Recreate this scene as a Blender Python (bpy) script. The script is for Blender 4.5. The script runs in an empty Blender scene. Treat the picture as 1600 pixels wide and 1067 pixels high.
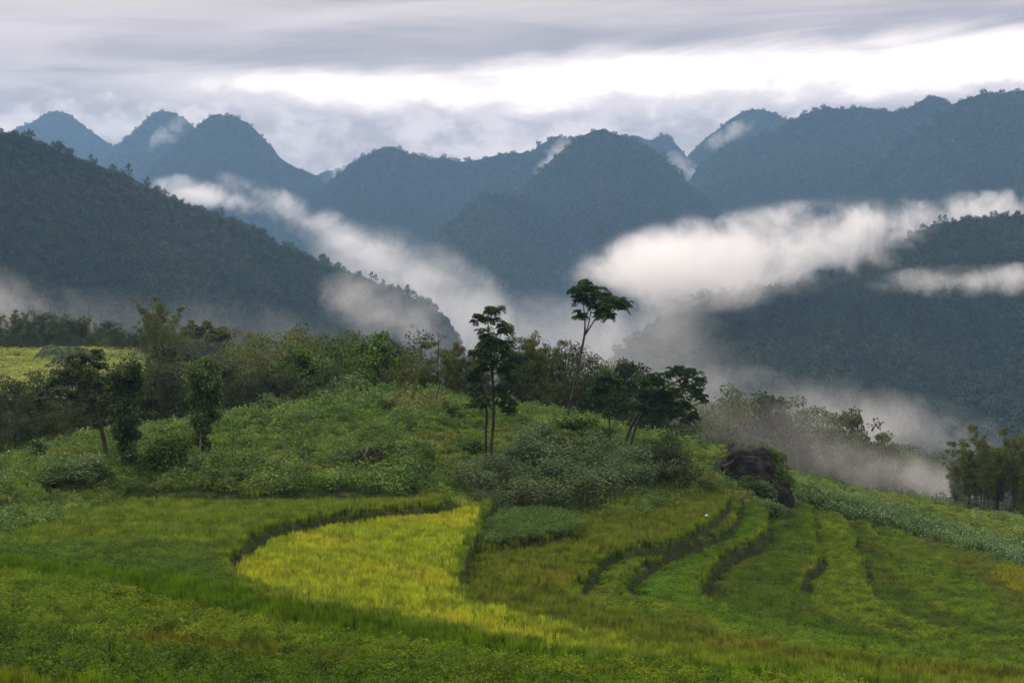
import bpy, math, random
import numpy as np
from mathutils import Vector
R = math.radians
FPX = 2222.0            # focal length in photo pixels (50 mm on a 36 mm sensor, 1600 px wide)
HOR = 500.0             # photo row of the horizon
sc = bpy.context.scene
C = sc.collection

# ------------------------------------------------------------------ camera
cam_d = bpy.data.cameras.new('camera'); cam = bpy.data.objects.new('camera', cam_d); C.objects.link(cam)
cam_d.lens = 50; cam_d.sensor_width = 36; cam_d.clip_start = .1; cam_d.clip_end = 20000
cam_d.shift_y = -(533.5-HOR)/1600
cam.location = (0, 0, 0); cam.rotation_euler = (R(90), 0, 0)
sc.camera = cam

# ------------------------------------------------------------------ node helpers
class NT:
    def __init__(s, tree): s.t = tree
    def n(s, typ, **kw):
        nd = s.t.nodes.new(typ)
        ins = kw.pop('ins', {})
        for k, v in kw.items(): setattr(nd, k, v)
        for k, v in ins.items(): s.put(nd.inputs[k], v)
        return nd
    def put(s, sock, v):
        if hasattr(v, 'is_output') or isinstance(v, bpy.types.NodeSocket): s.t.links.new(v, sock)
        else: sock.default_value = v
    def m(s, op, a, b=None, c=None, clamp=False):
        nd = s.t.nodes.new('ShaderNodeMath'); nd.operation = op; nd.use_clamp = clamp
        s.put(nd.inputs[0], a)
        if b is not None: s.put(nd.inputs[1], b)
        if c is not None: s.put(nd.inputs[2], c)
        return nd.outputs[0]
    def ss(s, v, a, b):
        nd = s.t.nodes.new('ShaderNodeMapRange'); nd.interpolation_type = 'SMOOTHSTEP'
        s.put(nd.inputs[0], v); s.put(nd.inputs[1], a); s.put(nd.inputs[2], b)
        return nd.outputs[0]
    def mix(s, f, a, b):
        nd = s.t.nodes.new('ShaderNodeMix'); nd.data_type = 'RGBA'
        s.put(nd.inputs[0], f); s.put(nd.inputs[6], a if not isinstance(a, tuple) else (*a[:3], 1)); s.put(nd.inputs[7], b if not isinstance(b, tuple) else (*b[:3], 1))
        return nd.outputs[2]
    def noise(s, vec, scale, detail=4, rough=.5, dist=0):
        nd = s.t.nodes.new('ShaderNodeTexNoise')
        if vec is not None: s.put(nd.inputs['Vector'], vec)
        nd.inputs['Scale'].default_value = scale; nd.inputs['Detail'].default_value = detail
        nd.inputs['Roughness'].default_value = rough; nd.inputs['Distortion'].default_value = dist
        return nd.outputs[0]
    def vec(s, x, y, z):
        nd = s.t.nodes.new('ShaderNodeCombineXYZ')
        for i, v in enumerate((x, y, z)): s.put(nd.inputs[i], v)
        return nd.outputs[0]

# ------------------------------------------------------------------ sky: overcast with a bright break above the peaks
SUN_EL, SUN_AZ = 40, -55            # the sun stands behind the cloud beyond the mountains, a little left
w = bpy.data.worlds.new('World'); sc.world = w; w.use_nodes = True
t = w.node_tree; t.nodes.clear(); N = NT(t)
co = N.n('ShaderNodeTexCoord').outputs['Generated']
sep = N.n('ShaderNodeSeparateXYZ', ins={0: co})
X, Y, Z = sep.outputs
az = N.m('ARCTAN2', X, Y)
el = N.m('ARCSINE', Z)
sky = N.n('ShaderNodeTexSky', sky_type='NISHITA', sun_disc=False, sun_elevation=R(SUN_EL), sun_rotation=R(SUN_AZ))
skyc = N.n('ShaderNodeVectorMath', operation='SCALE', ins={0: sky.outputs[0], 'Scale': .10}).outputs[0]
pst = N.vec(N.m('MULTIPLY', az, 1.6), N.m('MULTIPLY', el, 14), 0.3)
pcu = N.vec(az, N.m('MULTIPLY', el, 1.7), 1.3)
st1 = N.noise(pst, 2.2, 5, .55, .6)
st2 = N.noise(N.vec(N.m('MULTIPLY', az, 3), N.m('ADD', N.m('MULTIPLY', el, 22), N.m('MULTIPLY', az, -2.0)), 4.1), 1.7, 6, .55, 1.0)
cu1 = N.noise(pcu, 13, 7, .55, .25)
cu2 = N.noise(pcu, 34, 6, .6, .2)
# upper stratus deck
deck = N.mix(N.ss(st1, .33, .66), (.34, .318, .332), (.56, .53, .537))
deck = N.mix(N.m('MULTIPLY', N.ss(st2, .40, .68), .55), deck, (.68, .65, .655))
deck = N.mix(N.m('MULTIPLY', N.ss(N.m('ADD', N.m('ABSOLUTE', N.m('SUBTRACT', el, .183)), N.m('MULTIPLY', N.m('SUBTRACT', st2, .5), .02)), .035, .0), N.ss(az, -.3, .2)), deck, (.29, .272, .288))
# white break between deck and cumulus
vu = N.m('ADD', N.m('ADD', N.m('MULTIPLY', az, .045), .179), N.m('ADD', N.m('MULTIPLY', N.m('SUBTRACT', st2, .5), .030), N.m('MULTIPLY', N.m('SUBTRACT', cu1, .5), .012)))
vl = N.m('ADD', N.m('ADD', N.m('MULTIPLY', N.m('ABSOLUTE', N.m('ADD', az, .02)), .035), .142), N.m('ADD', N.m('MULTIPLY', N.m('SUBTRACT', cu1, .5), .062), N.m('MULTIPLY', N.m('SUBTRACT', cu2, .5), .022)))
band = N.m('MULTIPLY', N.ss(N.m('SUBTRACT', vu, el), -.008, .016), N.ss(N.m('SUBTRACT', el, vl), -.006, .016))
band = N.m('MULTIPLY', band, N.ss(az, -.32, -.17))
cum = N.mix(N.ss(N.m('ADD', N.m('MULTIPLY', cu2, .4), N.m('MULTIPLY', cu1, .6)), .42, .60), (.36, .335, .36), (.70, .66, .665))
low = N.ss(N.m('SUBTRACT', vl, el), -.012, .010)
cl = N.mix(low, deck, cum)
cl = N.mix(band, cl, N.mix(N.ss(N.m('ADD', N.m('MULTIPLY', cu1, .65), N.m('MULTIPLY', st2, .35)), .34, .52), (1.02, .97, .96), (1.28, 1.25, 1.22)))
# the unseen overcast dome overhead is brighter than the horizon, as under any overcast
over = N.ss(el, .30, .9)
cl = N.n('ShaderNodeVectorMath', operation='SCALE', ins={0: cl, 'Scale': 1.0}).outputs[0]
cl = N.mix(over, cl, (2.0, 1.96, 1.92))
cl = N.mix(.96, skyc, cl)
cl = N.n('ShaderNodeVectorMath', operation='MULTIPLY', ins={0: cl, 1: (1.14, 1.0, .92)}).outputs[0]
bg = N.n('ShaderNodeBackground', ins={0: cl, 1: 1.0})
out = N.n('ShaderNodeOutputWorld', ins={0: bg.outputs[0]})
w.cycles.sampling_method = 'MANUAL'; w.cycles.sample_map_resolution = 512

sun_d = bpy.data.lights.new('sun', 'SUN'); sun_d.energy = 1.7; sun_d.angle = R(12); sun_d.color = (1, .95, .88)
sun = bpy.data.objects.new('sun', sun_d); C.objects.link(sun)
_d = Vector((math.sin(R(SUN_AZ))*math.cos(R(SUN_EL)), math.cos(R(SUN_AZ))*math.cos(R(SUN_EL)), math.sin(R(SUN_EL))))
sun.rotation_euler = _d.to_track_quat('Z', 'Y').to_euler()

sc.view_settings.view_transform = 'Standard'; sc.view_settings.look = 'None'
sc.view_settings.exposure = 0.38; sc.view_settings.gamma = 1
cy = sc.cycles
cy.use_denoising = True; cy.max_bounces = 5; cy.diffuse_bounces = 2; cy.glossy_bounces = 1; cy.transmission_bounces = 2
cy.transparent_max_bounces = 8; cy.volume_bounces = 2; cy.volume_step_rate = .6; cy.volume_max_steps = 256
cy.use_adaptive_sampling = True; cy.adaptive_threshold = .01
cy.caustics_reflective = False; cy.caustics_refractive = False

# ------------------------------------------------------------------ numeric helpers
def hash2(i, j, s):
    h = (i.astype(np.int64)*374761393 + j.astype(np.int64)*668265263 + s*974634777) & 0xffffffff
    h = ((h ^ (h >> 13))*1274126177) & 0xffffffff
    return ((h ^ (h >> 16)) & 0xffffff)/float(0xffffff)
def vnoise(x, y, s=0):
    xi, yi = np.floor(x), np.floor(y); fx, fy = x-xi, y-yi
    fx = fx*fx*(3-2*fx); fy = fy*fy*(3-2*fy)
    a = hash2(xi, yi, s); b = hash2(xi+1, yi, s); c = hash2(xi, yi+1, s); d = hash2(xi+1, yi+1, s)
    return (a*(1-fx)+b*fx)*(1-fy)+(c*(1-fx)+d*fx)*fy
def fbm(x, y, s=0, o=4, g=.5):
    r = 0; a = 1; n = 0
    for k in range(o):
        r = r + a*vnoise(x, y, s+k*17); n += a; a *= g; x = x*2.03+7.1; y = y*2.03+3.3
    return r/n
def sstep(x, a, b):
    t_ = np.clip((x-a)/(b-a), 0, 1); return t_*t_*(3-2*t_)
def wx(px, D): return (px-800)/FPX*D
def wz(py, D): return -(py-HOR)/FPX*D
def sdist(P, poly):
    """signed distance (inside positive) from points (n,2) to a closed polygon"""
    P = np.asarray(P); out = np.empty(len(P)); A = np.asarray(poly); B = np.roll(A, -1, 0)
    for s0 in range(0, len(P), 40000):
        p = P[s0:s0+40000]; best = np.full(len(p), 1e18); ins = np.zeros(len(p), bool)
        for a, b in zip(A, B):
            ab = b-a; L = ab@ab
            if L < 1e-12: continue
            u = np.clip(((p-a)@ab)/L, 0, 1); q = p-a-u[:, None]*ab
            best = np.minimum(best, (q*q).sum(1))
            if a[1] != b[1]:
                c = ((a[1] > p[:, 1]) != (b[1] > p[:, 1]))
                xi = a[0]+(p[:, 1]-a[1])*(b[0]-a[0])/(b[1]-a[1])
                ins ^= c & (p[:, 0] < xi)
        d = np.sqrt(best); out[s0:s0+40000] = np.where(ins, d, -d)
    return out
def smooth_line(pts, n=3):
    """Chaikin corner cutting, ends kept"""
    p = np.asarray(pts, float)
    for _ in range(n):
        a, b = p[:-1], p[1:]
        q = np.empty((2*len(a), p.shape[1])); q[0::2] = a*.75+b*.25; q[1::2] = a*.25+b*.75
        p = np.vstack([p[:1], q, p[-1:]])
    return p

# ------------------------------------------------------------------ terraces: contour lines traced on their own level
# level heights, nearest/highest first; the camera is at z = 0
LZ = dict(D=-7.6, C=-8.4, B=-9.4, A=-10.4, L0=-11.3, L1=-12.0, L2=-12.9, L3=-13.6, L4=-14.25, L5=-15.25, L6=-15.95, L7=-16.65, L8=-17.25, L9=-17.8)
ORDER = ['D', 'C', 'B', 'A', 'L0', 'L1', 'L2', 'L3', 'L4', 'L5', 'L6', 'L7', 'L8', 'L9']
CONT = {  # line under whose upper side the named field lies
 'D': [(-900, 985), (-300, 1015), (0, 1038), (200, 1048), (400, 1054), (700, 1072), (1000, 1095), (1700, 1140), (2600, 1190)],
 'C': [(-900, 880), (-300, 930), (0, 955), (60, 966), (160, 990), (300, 1008), (420, 1018), (600, 1033), (800, 1052), (1000, 1068), (1400, 1095), (2600, 1150)],
 'B': [(-900, 860), (-300, 872), (0, 886), (100, 900), (200, 918), (300, 940), (400, 960), (520, 978), (640, 990), (800, 1012), (950, 1026), (1200, 1052), (1600, 1085), (2600, 1130)],
 'A': [(-900, 840), (-200, 852), (0, 860), (200, 880), (350, 905), (470, 934), (640, 963), (752, 985), (865, 1008), (977, 1020), (1127, 1036), (1240, 1048), (1600, 1078), (2600, 1115)],
 'L0': [(735, 745), (700, 780), (650, 785), (580, 791), (500, 799), (420, 817), (380, 838), (355, 862), (352, 874), (375, 890), (440, 917), (560, 942), (650, 955), (752, 976), (865, 998), (977, 1011), (1127, 1026), (1240, 1037), (1600, 1066), (2600, 1105)],
 'L1': [(790, 760), (768, 790), (752, 803), (746, 825), (726, 850), (718, 880), (722, 908), (734, 930), (800, 949), (880, 966), (960, 983), (1060, 1000), (1200, 1021), (1400, 1036), (1600, 1053), (2600, 1092)],
 'L2': [(1135, 765), (1125, 795), (1104, 810), (1052, 836), (1020, 842), (975, 850), (940, 860), (928, 878), (910, 895), (903, 910), (908, 922), (940, 935), (985, 946), (1040, 957), (1087, 970), (1150, 985), (1200, 995), (1400, 1018), (1600, 1039), (2600, 1078)],
 'L3': [(1160, 765), (1150, 800), (1138, 818), (1095, 838), (1058, 850), (1015, 870), (986, 887), (980, 902), (972, 913), (985, 924), (1020, 932), (1080, 946), (1150, 966), (1200, 980), (1400, 1008), (1600, 1031), (2600, 1066)],
 'L4': [(1190, 765), (1200, 790), (1198, 820), (1182, 838), (1155, 842), (1130, 857), (1110, 875), (1100, 895), (1092, 912), (1097, 926), (1112, 936), (1150, 950), (1200, 965), (1300, 987), (1400, 1000), (1600, 1023), (2600, 1055)],
 'L5': [(1255, 765), (1268, 790), (1270, 820), (1272, 848), (1284, 865), (1262, 884), (1248, 905), (1252, 920), (1272, 940), (1317, 963), (1345, 973), (1425, 993), (1475, 1003), (1600, 1014), (2600, 1044)],
 'L6': [(1280, 770), (1312, 798), (1328, 818), (1340, 857), (1350, 892), (1364, 925), (1392, 945), (1432, 966), (1470, 977), (1512, 987), (1600, 997), (2600, 1030)],
 'L7': [(1320, 780), (1355, 812), (1372, 828), (1383, 850), (1402, 884), (1432, 915), (1452, 935), (1500, 955), (1550, 970), (1600, 977), (2600, 1015)],
 'L8': [(1350, 790), (1390, 822), (1420, 834), (1462, 855), (1497, 882), (1550, 925), (1570, 948), (1620, 962), (2600, 1000)],
}
LIFT = .45
CPOLY = {}
for k, pts in CONT.items():
    p = smooth_line(pts, 2); D_ = -(LZ[k]+LIFT)*FPX/(p[:, 1]-HOR)
    P = np.c_[wx(p[:, 0], D_), D_]
    CPOLY[k] = np.vstack([P, [[400, P[-1, 1]], [400, 400], [P[0, 0] if k not in 'ABCD' else -400, 400]]])
    if k in 'ABCD': CPOLY[k] = np.vstack([[[-400, P[0, 1]]], CPOLY[k]])
def unp(pts):
    a = np.array([(px, py, z) for px, py, z in pts], float); D_ = -(a[:, 2]+LIFT)*FPX/(a[:, 1]-HOR)
    return np.c_[wx(a[:, 0], D_), D_]
BACK = [(-900, 842, -11.3), (-200, 842, -11.3), (0, 832, -11.3), (70, 815, -11.3), (130, 796, -11.3), (200, 776, -11.3), (400, 778, -11.3), (640, 776, -11.3), (658, 787, -12.0),
        (752, 788, -12.0), (765, 797, -12.9), (900, 802, -12.9), (1000, 798, -12.9), (1060, 788, -13.1), (1100, 778, -13.3), (1150, 775, -13.7), (1190, 778, -14.25), (1215, 790, -15.25),
        (1275, 795, -15.9), (1330, 812, -16.6), (1380, 824, -17.2), (1430, 836, -17.7), (1520, 862, -18.0), (1600, 892, -18.1), (1750, 945, -18.1), (2600, 1090, -18.1)]
back = unp(BACK)
TERR = np.vstack([[[-90, 20]], [[-90, back[0, 1]]], back, [[90, 60]], [[90, 20]]])
PATCH = unp([(757, 800, -12.4), (840, 795, -12.4), (890, 800, -12.4), (915, 820, -12.4), (880, 829, -12.4), (830, 837, -12.4), (757, 846, -12.4)])
def terr_z(P):
    global D_UP, D_LOW
    z = np.full(len(P), LZ['D']); lev = np.zeros(len(P), int); dmin = np.full(len(P), 99.); SD = []
    wob = (fbm(P[:, 0]*.5, P[:, 1]*.5, 5, 3)-.5)*.5
    for i, k in enumerate(ORDER[:-1]):
        sd = sdist(P, CPOLY[k])+wob
        z += (LZ[ORDER[i+1]]-LZ[k])*sstep(sd, -.10, .24)
        SD.append(sd-.1); lev += sd > .1; dmin = np.minimum(dmin, np.abs(sd-.1))
    SD = np.array(SD+[np.full(len(P), -99.)]); ii = np.arange(len(P)); D_UP = -SD[lev, ii]; D_LOW = np.where(lev > 0, SD[np.maximum(lev-1, 0), ii], 99.)
    pd = sdist(P, PATCH); z += .5*sstep(pd, -.3, .1)
    # the fields are not dead level: they sag a little outwards
    z += (fbm(P[:, 0]*.13, P[:, 1]*.13, 9, 3)-.5)*.22
    return z, lev, dmin, pd

# ------------------------------------------------------------------ smooth land: control points (photo column, row, distance)
CTL = [(0, 742, 95), (130, 704, 100), (300, 676, 108), (440, 648, 112), (560, 632, 115), (650, 626, 116), (740, 628, 116), (830, 646, 115), (900, 664, 114), (1000, 694, 114), (1080, 708, 116), (1140, 724, 118),
       (1235, 757, 120), (1300, 770, 124), (1400, 783, 132), (1500, 794, 142), (1600, 806, 152), (1750, 828, 162), (2200, 880, 170),
       (450, 700, 100), (650, 700, 98), (650, 662, 106), (450, 742, 92), (850, 732, 100), (850, 694, 107), (1000, 742, 103), (1100, 742, 108), (300, 722, 95), (100, 748, 88), (0, 790, 83),
       (-300, 780, 88), (-300, 740, 100), (1250, 778, 117), (1420, 805, 122), (1550, 840, 116), (1700, 880, 110), (1900, 900, 120), (560, 755, 89.5), (300, 762, 88.5), (850, 775, 95), (1040, 765, 100)]
CP = [(wx(a, d), d, wz(b, d)) for a, b, d in CTL]
for px in (-500, -200, 0, 200, 400, 600, 800): CP += [(wx(px, 140), 140, -13.5), (wx(px, 160), 160, -14)]
for px in (-500, 0, 260): CP += [(wx(px, 200), 200, -10.4), (wx(px, 232), 232, -8.4), (wx(px, 262), 262, -5.7), (wx(px, 330), 330, -5.5), (wx(px, 420), 420, -20), (wx(px, 520), 520, -60)]
for px, z1, z2 in ((450, -9.5, -10), (600, -11, -14), (800, -14, -25)): CP += [(wx(px, 220), 220, z1), (wx(px, 290), 290, z2), (wx(px, 400), 400, -45), (wx(px, 520), 520, -90)]
for px in (1000, 1200, 1400, 1600, 1900, 2400): CP += [(wx(px, 175), 175, -20-(px-1000)*.009), (wx(px, 230), 230, -34-(px-1000)*.01), (wx(px, 300), 300, -62), (wx(px, 400), 400, -100), (wx(px, 520), 520, -130)]
for x, y, z in ((0, 0, -1.7), (-12, 0, -1.7), (12, 0, -1.9), (-40, 0, -2), (40, 0, -3), (0, 4, -2.2), (0, 12, -5.2), (-20, 12, -5), (20, 12, -5.4), (0, 20, -6.8), (-30, 18, -6.6), (30, 18, -7), (0, -30, 3), (-60, -30, 3), (60, -30, 2)): CP.append((x, y, z))
bs = []
for i in range(len(TERR)):
    a, b = TERR[i], TERR[(i+1) % len(TERR)]; n = max(1, int(np.hypot(*(b-a))/6))
    for k in range(n): bs.append(a+(b-a)*k/n)
bs = np.array(bs); bz, _, _, _ = terr_z(bs)
CPA = np.vstack([np.array(CP), np.c_[bs, bz]])
_r = lambda A, B: np.sqrt(((A[:, None, :]-B[None, :, :])**2).sum(2))
_K = _r(CPA[:, :2], CPA[:, :2]); n_ = len(CPA)
_M = np.block([[_K+np.eye(n_)*1e-3, np.ones((n_, 1))], [np.ones((1, n_)), np.zeros((1, 1))]])
_W = np.linalg.solve(_M, np.r_[CPA[:, 2], 0])
def smooth_z(P):
    out = np.empty(len(P))
    for s0 in range(0, len(P), 20000):
        out[s0:s0+20000] = _r(P[s0:s0+20000], CPA[:, :2])@_W[:-1]+_W[-1]
    return out
def ground(P, full=False):
    P = np.asarray(P, float).reshape(-1, 2)
    tz, lev, dm, pd = terr_z(P); sz = smooth_z(P); ms = sdist(P, TERR)
    rough = (fbm(P[:, 0]*.35, P[:, 1]*.35, 21, 4)-.5)*1.1*sstep(-ms, .5, 6)*sstep(P[:, 1], 60, 80)
    k = sstep(ms, -.7, .5)
    z = tz*k+(sz+rough)*(1-k)
    if full: return z, lev, dm, ms, pd
    return z
def gz(x, y): return float(ground([(x, y)])[0])

# ------------------------------------------------------------------ mesh helpers
def mesh_np(name, V, F, mat=None, smooth=False, attrs=None):
    V = np.asarray(V, np.float32); F = np.asarray(F, np.int32)
    me = bpy.data.meshes.new(name); me.vertices.add(len(V)); me.vertices.foreach_set('co', V.ravel())
    k = F.shape[1]; me.loops.add(F.size); me.loops.foreach_set('vertex_index', F.ravel())
    me.polygons.add(len(F)); me.polygons.foreach_set('loop_start', np.arange(0, F.size, k, dtype=np.int32))
    me.polygons.foreach_set('loop_total', np.full(len(F), k, np.int32))
    if smooth: me.polygons.foreach_set('use_smooth', np.ones(len(F), bool))
    for an, (dt, arr) in (attrs or {}).items():
        at = me.attributes.new(an, dt, 'POINT')
        at.data.foreach_set('value' if dt in ('FLOAT', 'INT') else ('color' if 'COLOR' in dt else 'vector'), np.asarray(arr).ravel())
    me.update(); me.validate()
    if mat: me.materials.append(mat)
    return me
def link(name, me, parent=None, label=None, cat=None, group=None, kind=None, loc=None):
    o = bpy.data.objects.new(name, me); C.objects.link(o)
    if parent: o.parent = parent
    if loc is not None: o.location = loc
    return tag(o, label, cat, group, kind)
def tag(o, label=None, cat=None, group=None, kind=None):
    if label: o['label'] = label
    if cat: o['category'] = cat
    if group: o['group'] = group
    if kind: o['kind'] = kind
    return o
class MB:
    """collects triangles"""
    def __init__(s): s.V = []; s.F = []; s.n = 0
    def add(s, V, F):
        s.V.append(np.asarray(V, float)); s.F.append(np.asarray(F, int)+s.n); s.n += len(V)
    def tube(s, pts, rad, sides=6):
        pts = np.asarray(pts, float); n = len(pts); rad = np.broadcast_to(rad, n)
        T = np.gradient(pts, axis=0); T /= np.linalg.norm(T, axis=1)[:, None]+1e-9
        ref = np.array([.31, .95, .05]); U = np.cross(T, ref); U /= np.linalg.norm(U, axis=1)[:, None]+1e-9; W = np.cross(T, U)
        a = np.arange(sides)*2*np.pi/sides
        V = pts[:, None]+rad[:, None, None]*(np.cos(a)[None, :, None]*U[:, None]+np.sin(a)[None, :, None]*W[:, None])
        i, j = np.meshgrid(np.arange(n-1), np.arange(sides), indexing='ij'); j2 = (j+1) % sides
        a0, a1, b0, b1 = i*sides+j, i*sides+j2, (i+1)*sides+j, (i+1)*sides+j2
        F = np.vstack([np.c_[a0.ravel(), a1.ravel(), b1.ravel()], np.c_[a0.ravel(), b1.ravel(), b0.ravel()]])
        s.add(V.reshape(-1, 3), F)
    def leaves(s, P, d, L, Wd, rng, fold=.25, droop=.0):
        """diamond leaves: base P, direction d, length L, width Wd"""
        P = np.asarray(P, float); n = len(P); d = np.asarray(d, float); d = d/(np.linalg.norm(d, axis=1)[:, None]+1e-9)
        r = rng.normal(size=(n, 3)); r[:, 2] *= .4
        sd = np.cross(d, np.array([0, 0, 1.])+.5*r); sd /= np.linalg.norm(sd, axis=1)[:, None]+1e-9
        nn = np.cross(sd, d); L = np.broadcast_to(L, n)[:, None]; Wd = np.broadcast_to(Wd, n)[:, None]
        mid = P+d*L*.45+nn*L*.06
        tip = P+d*L-np.array([0, 0, 1.])*L*droop
        V = np.stack([P, mid+sd*Wd*.5+nn*Wd*fold, tip, mid-sd*Wd*.5+nn*Wd*fold], 1).reshape(-1, 3)
        b = np.arange(n)*4
        s.add(V, np.vstack([np.c_[b, b+1, b+2], np.c_[b, b+2, b+3]]))
    def mesh(s, name, mat, smooth=False):
        return mesh_np(name, np.vstack(s.V), np.vstack(s.F), mat, smooth)

# ------------------------------------------------------------------ materials
def new_mat(name):
    m = bpy.data.materials.new(name); m.use_nodes = True; m.node_tree.nodes.clear(); return m, NT(m.node_tree)
def leaf_mat(name, c1, c2, c3=None, scale=.35, trans=.3, rough=.65, far=.12, inst=True, var=1.25):
    """foliage: colour differs from plant to plant (tint), leaf to leaf and in slow patches over the ground"""
    m, N = new_mat(name)
    pos = N.n('ShaderNodeNewGeometry').outputs['Position']
    a = N.noise(pos, scale, 3, .6); b = N.noise(pos, far, 3, .5)
    rnd = N.n('ShaderNodeNewGeometry').outputs['Random Per Island']
    col = N.mix(N.ss(a, .35, .65), c1, c2)
    if c3: col = N.mix(N.ss(b, .50, .68), col, c3)
    if inst:
        ti = N.n('ShaderNodeAttribute', attribute_type='INSTANCER', attribute_name='tint').outputs['Fac']
        rnd = N.m('MULTIPLY_ADD', ti, .6, N.m('MULTIPLY', rnd, .4))
    hs = N.n('ShaderNodeHueSaturation', ins={'Color': col, 'Value': N.m('MULTIPLY_ADD', rnd, var, 1.025-var/2), 'Hue': N.m('MULTIPLY_ADD', rnd, -.014, .514)})
    d = N.n('ShaderNodeBsdfPrincipled', ins={'Base Color': hs.outputs[0], 'Roughness': rough, 'Specular IOR Level': .12})
    tr = N.n('ShaderNodeBsdfTranslucent', ins={0: hs.outputs[0]})
    mx = N.n('ShaderNodeMixShader', ins={0: trans, 1: d.outputs[0], 2: tr.outputs[0]})
    N.n('ShaderNodeOutputMaterial', ins={0: mx.outputs[0]})
    return m
def bark_mat(name, c1, c2, scale=3):
    m, N = new_mat(name)
    pos = N.n('ShaderNodeNewGeometry').outputs['Position']
    a = N.noise(pos, scale, 5, .6)
    col = N.mix(N.ss(a, .35, .65), c1, c2)
    d = N.n('ShaderNodeBsdfPrincipled', ins={'Base Color': col, 'Roughness': .85, 'Specular IOR Level': .2})
    bmp = N.n('ShaderNodeBump', ins={'Height': a, 'Strength': .5, 'Distance': .05}); N.put(d.inputs['Normal'], bmp.outputs[0])
    N.n('ShaderNodeOutputMaterial', ins={0: d.outputs[0]})
    return m

# ground: earth and low herbage
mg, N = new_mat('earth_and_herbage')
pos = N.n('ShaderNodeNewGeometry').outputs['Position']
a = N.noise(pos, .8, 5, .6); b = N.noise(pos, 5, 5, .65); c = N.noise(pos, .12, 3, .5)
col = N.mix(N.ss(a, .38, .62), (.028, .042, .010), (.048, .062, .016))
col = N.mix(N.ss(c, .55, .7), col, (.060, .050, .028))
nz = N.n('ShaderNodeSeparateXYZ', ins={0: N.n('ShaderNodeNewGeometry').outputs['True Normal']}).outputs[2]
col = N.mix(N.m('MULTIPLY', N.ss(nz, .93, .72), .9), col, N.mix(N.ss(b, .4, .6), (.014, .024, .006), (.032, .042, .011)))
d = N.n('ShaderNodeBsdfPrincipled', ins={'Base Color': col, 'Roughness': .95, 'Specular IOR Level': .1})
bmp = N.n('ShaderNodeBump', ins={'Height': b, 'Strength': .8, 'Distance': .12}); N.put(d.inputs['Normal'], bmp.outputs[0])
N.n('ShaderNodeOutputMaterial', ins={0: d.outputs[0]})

# ------------------------------------------------------------------ ground sheet
def grid_faces(nu, nv):
    i, j = np.meshgrid(np.arange(nv-1), np.arange(nu-1), indexing='ij'); a0 = i*nu+j
    return np.c_[a0.ravel(), (a0+1).ravel(), (a0+nu+1).ravel(), (a0+nu).ravel()]
pxs = np.r_[np.arange(-1500, -250, 40), np.arange(-250, 1850, 4.5), np.arange(1850, 3101, 40)]
ys = [-25.]
while ys[-1] < 620:
    y_ = ys[-1]; ys.append(y_+(2 if y_ < 22 else .26 if y_ < 60 else .33 if y_ < 125 else .33+(y_-125)*.02))
ys = np.array(ys)
AA, YY = np.meshgrid((pxs-800)/FPX, ys); XX = AA*np.maximum(YY+0, 28)
PG = np.c_[XX.ravel(), YY.ravel()]
gzv, glev, gdm, gms, gpd = ground(PG, True)
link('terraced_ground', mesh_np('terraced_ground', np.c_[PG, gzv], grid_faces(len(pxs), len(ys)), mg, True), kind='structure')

# ------------------------------------------------------------------ instanced ground cover ("stuff")
_lib = {}
def lib(name, meshes):
    c = bpy.data.collections.new(name)
    for i, me in enumerate(meshes):
        o = bpy.data.objects.new(f'{name}_{chr(97+i)}', me); c.objects.link(o)
    _lib[name] = c; return c
def gn_scatter(name, pts, rotz, scl, col, label, cat='plants', tint=None, tilt=None, kind='stuff'):
    n = len(pts); rng = np.random.default_rng(n)
    rot = np.c_[np.zeros(n) if tilt is None else tilt, np.zeros(n), rotz]
    me = bpy.data.meshes.new(name); me.vertices.add(n); me.vertices.foreach_set('co', np.asarray(pts, np.float32).ravel())
    for an, dt, arr in (('rot', 'FLOAT_VECTOR', rot), ('scl', 'FLOAT', scl), ('tint', 'FLOAT', rng.random(n) if tint is None else tint), ('idx', 'INT', rng.integers(0, len(col.objects), n))):
        at = me.attributes.new(an, dt, 'POINT'); at.data.foreach_set('vector' if 'VEC' in dt else 'value', np.asarray(arr, np.int32 if dt == 'INT' else np.float32).ravel())
    o = link(name, me, None, label, None if kind == 'structure' else cat, None, kind)
    g = bpy.data.node_groups.new(name, 'GeometryNodeTree'); g.interface.new_socket('Geometry', in_out='INPUT', socket_type='NodeSocketGeometry'); g.interface.new_socket('Geometry', in_out='OUTPUT', socket_type='NodeSocketGeometry')
    gi = g.nodes.new('NodeGroupInput'); go = g.nodes.new('NodeGroupOutput'); ip = g.nodes.new('GeometryNodeInstanceOnPoints'); ci = g.nodes.new('GeometryNodeCollectionInfo')
    ci.inputs[0].default_value = col; ci.inputs['Separate Children'].default_value = True; ci.inputs['Reset Children'].default_value = True
    def att(nm, ty):
        a_ = g.nodes.new('GeometryNodeInputNamedAttribute'); a_.data_type = ty; a_.inputs[0].default_value = nm; return a_.outputs[0]
    m2p = g.nodes.new('GeometryNodeMeshToPoints')
    L = g.links.new
    L(gi.outputs[0], m2p.inputs[0]); L(m2p.outputs[0], ip.inputs['Points']); L(ci.outputs[0], ip.inputs['Instance']); ip.inputs['Pick Instance'].default_value = True
    L(att('idx', 'INT'), ip.inputs['Instance Index']); L(att('rot', 'FLOAT_VECTOR'), ip.inputs['Rotation'])
    L(att('scl', 'FLOAT'), ip.inputs['Scale']); L(ip.outputs[0], go.inputs[0])
    md = o.modifiers.new('scatter', 'NODES'); md.node_group = g
    return o
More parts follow.
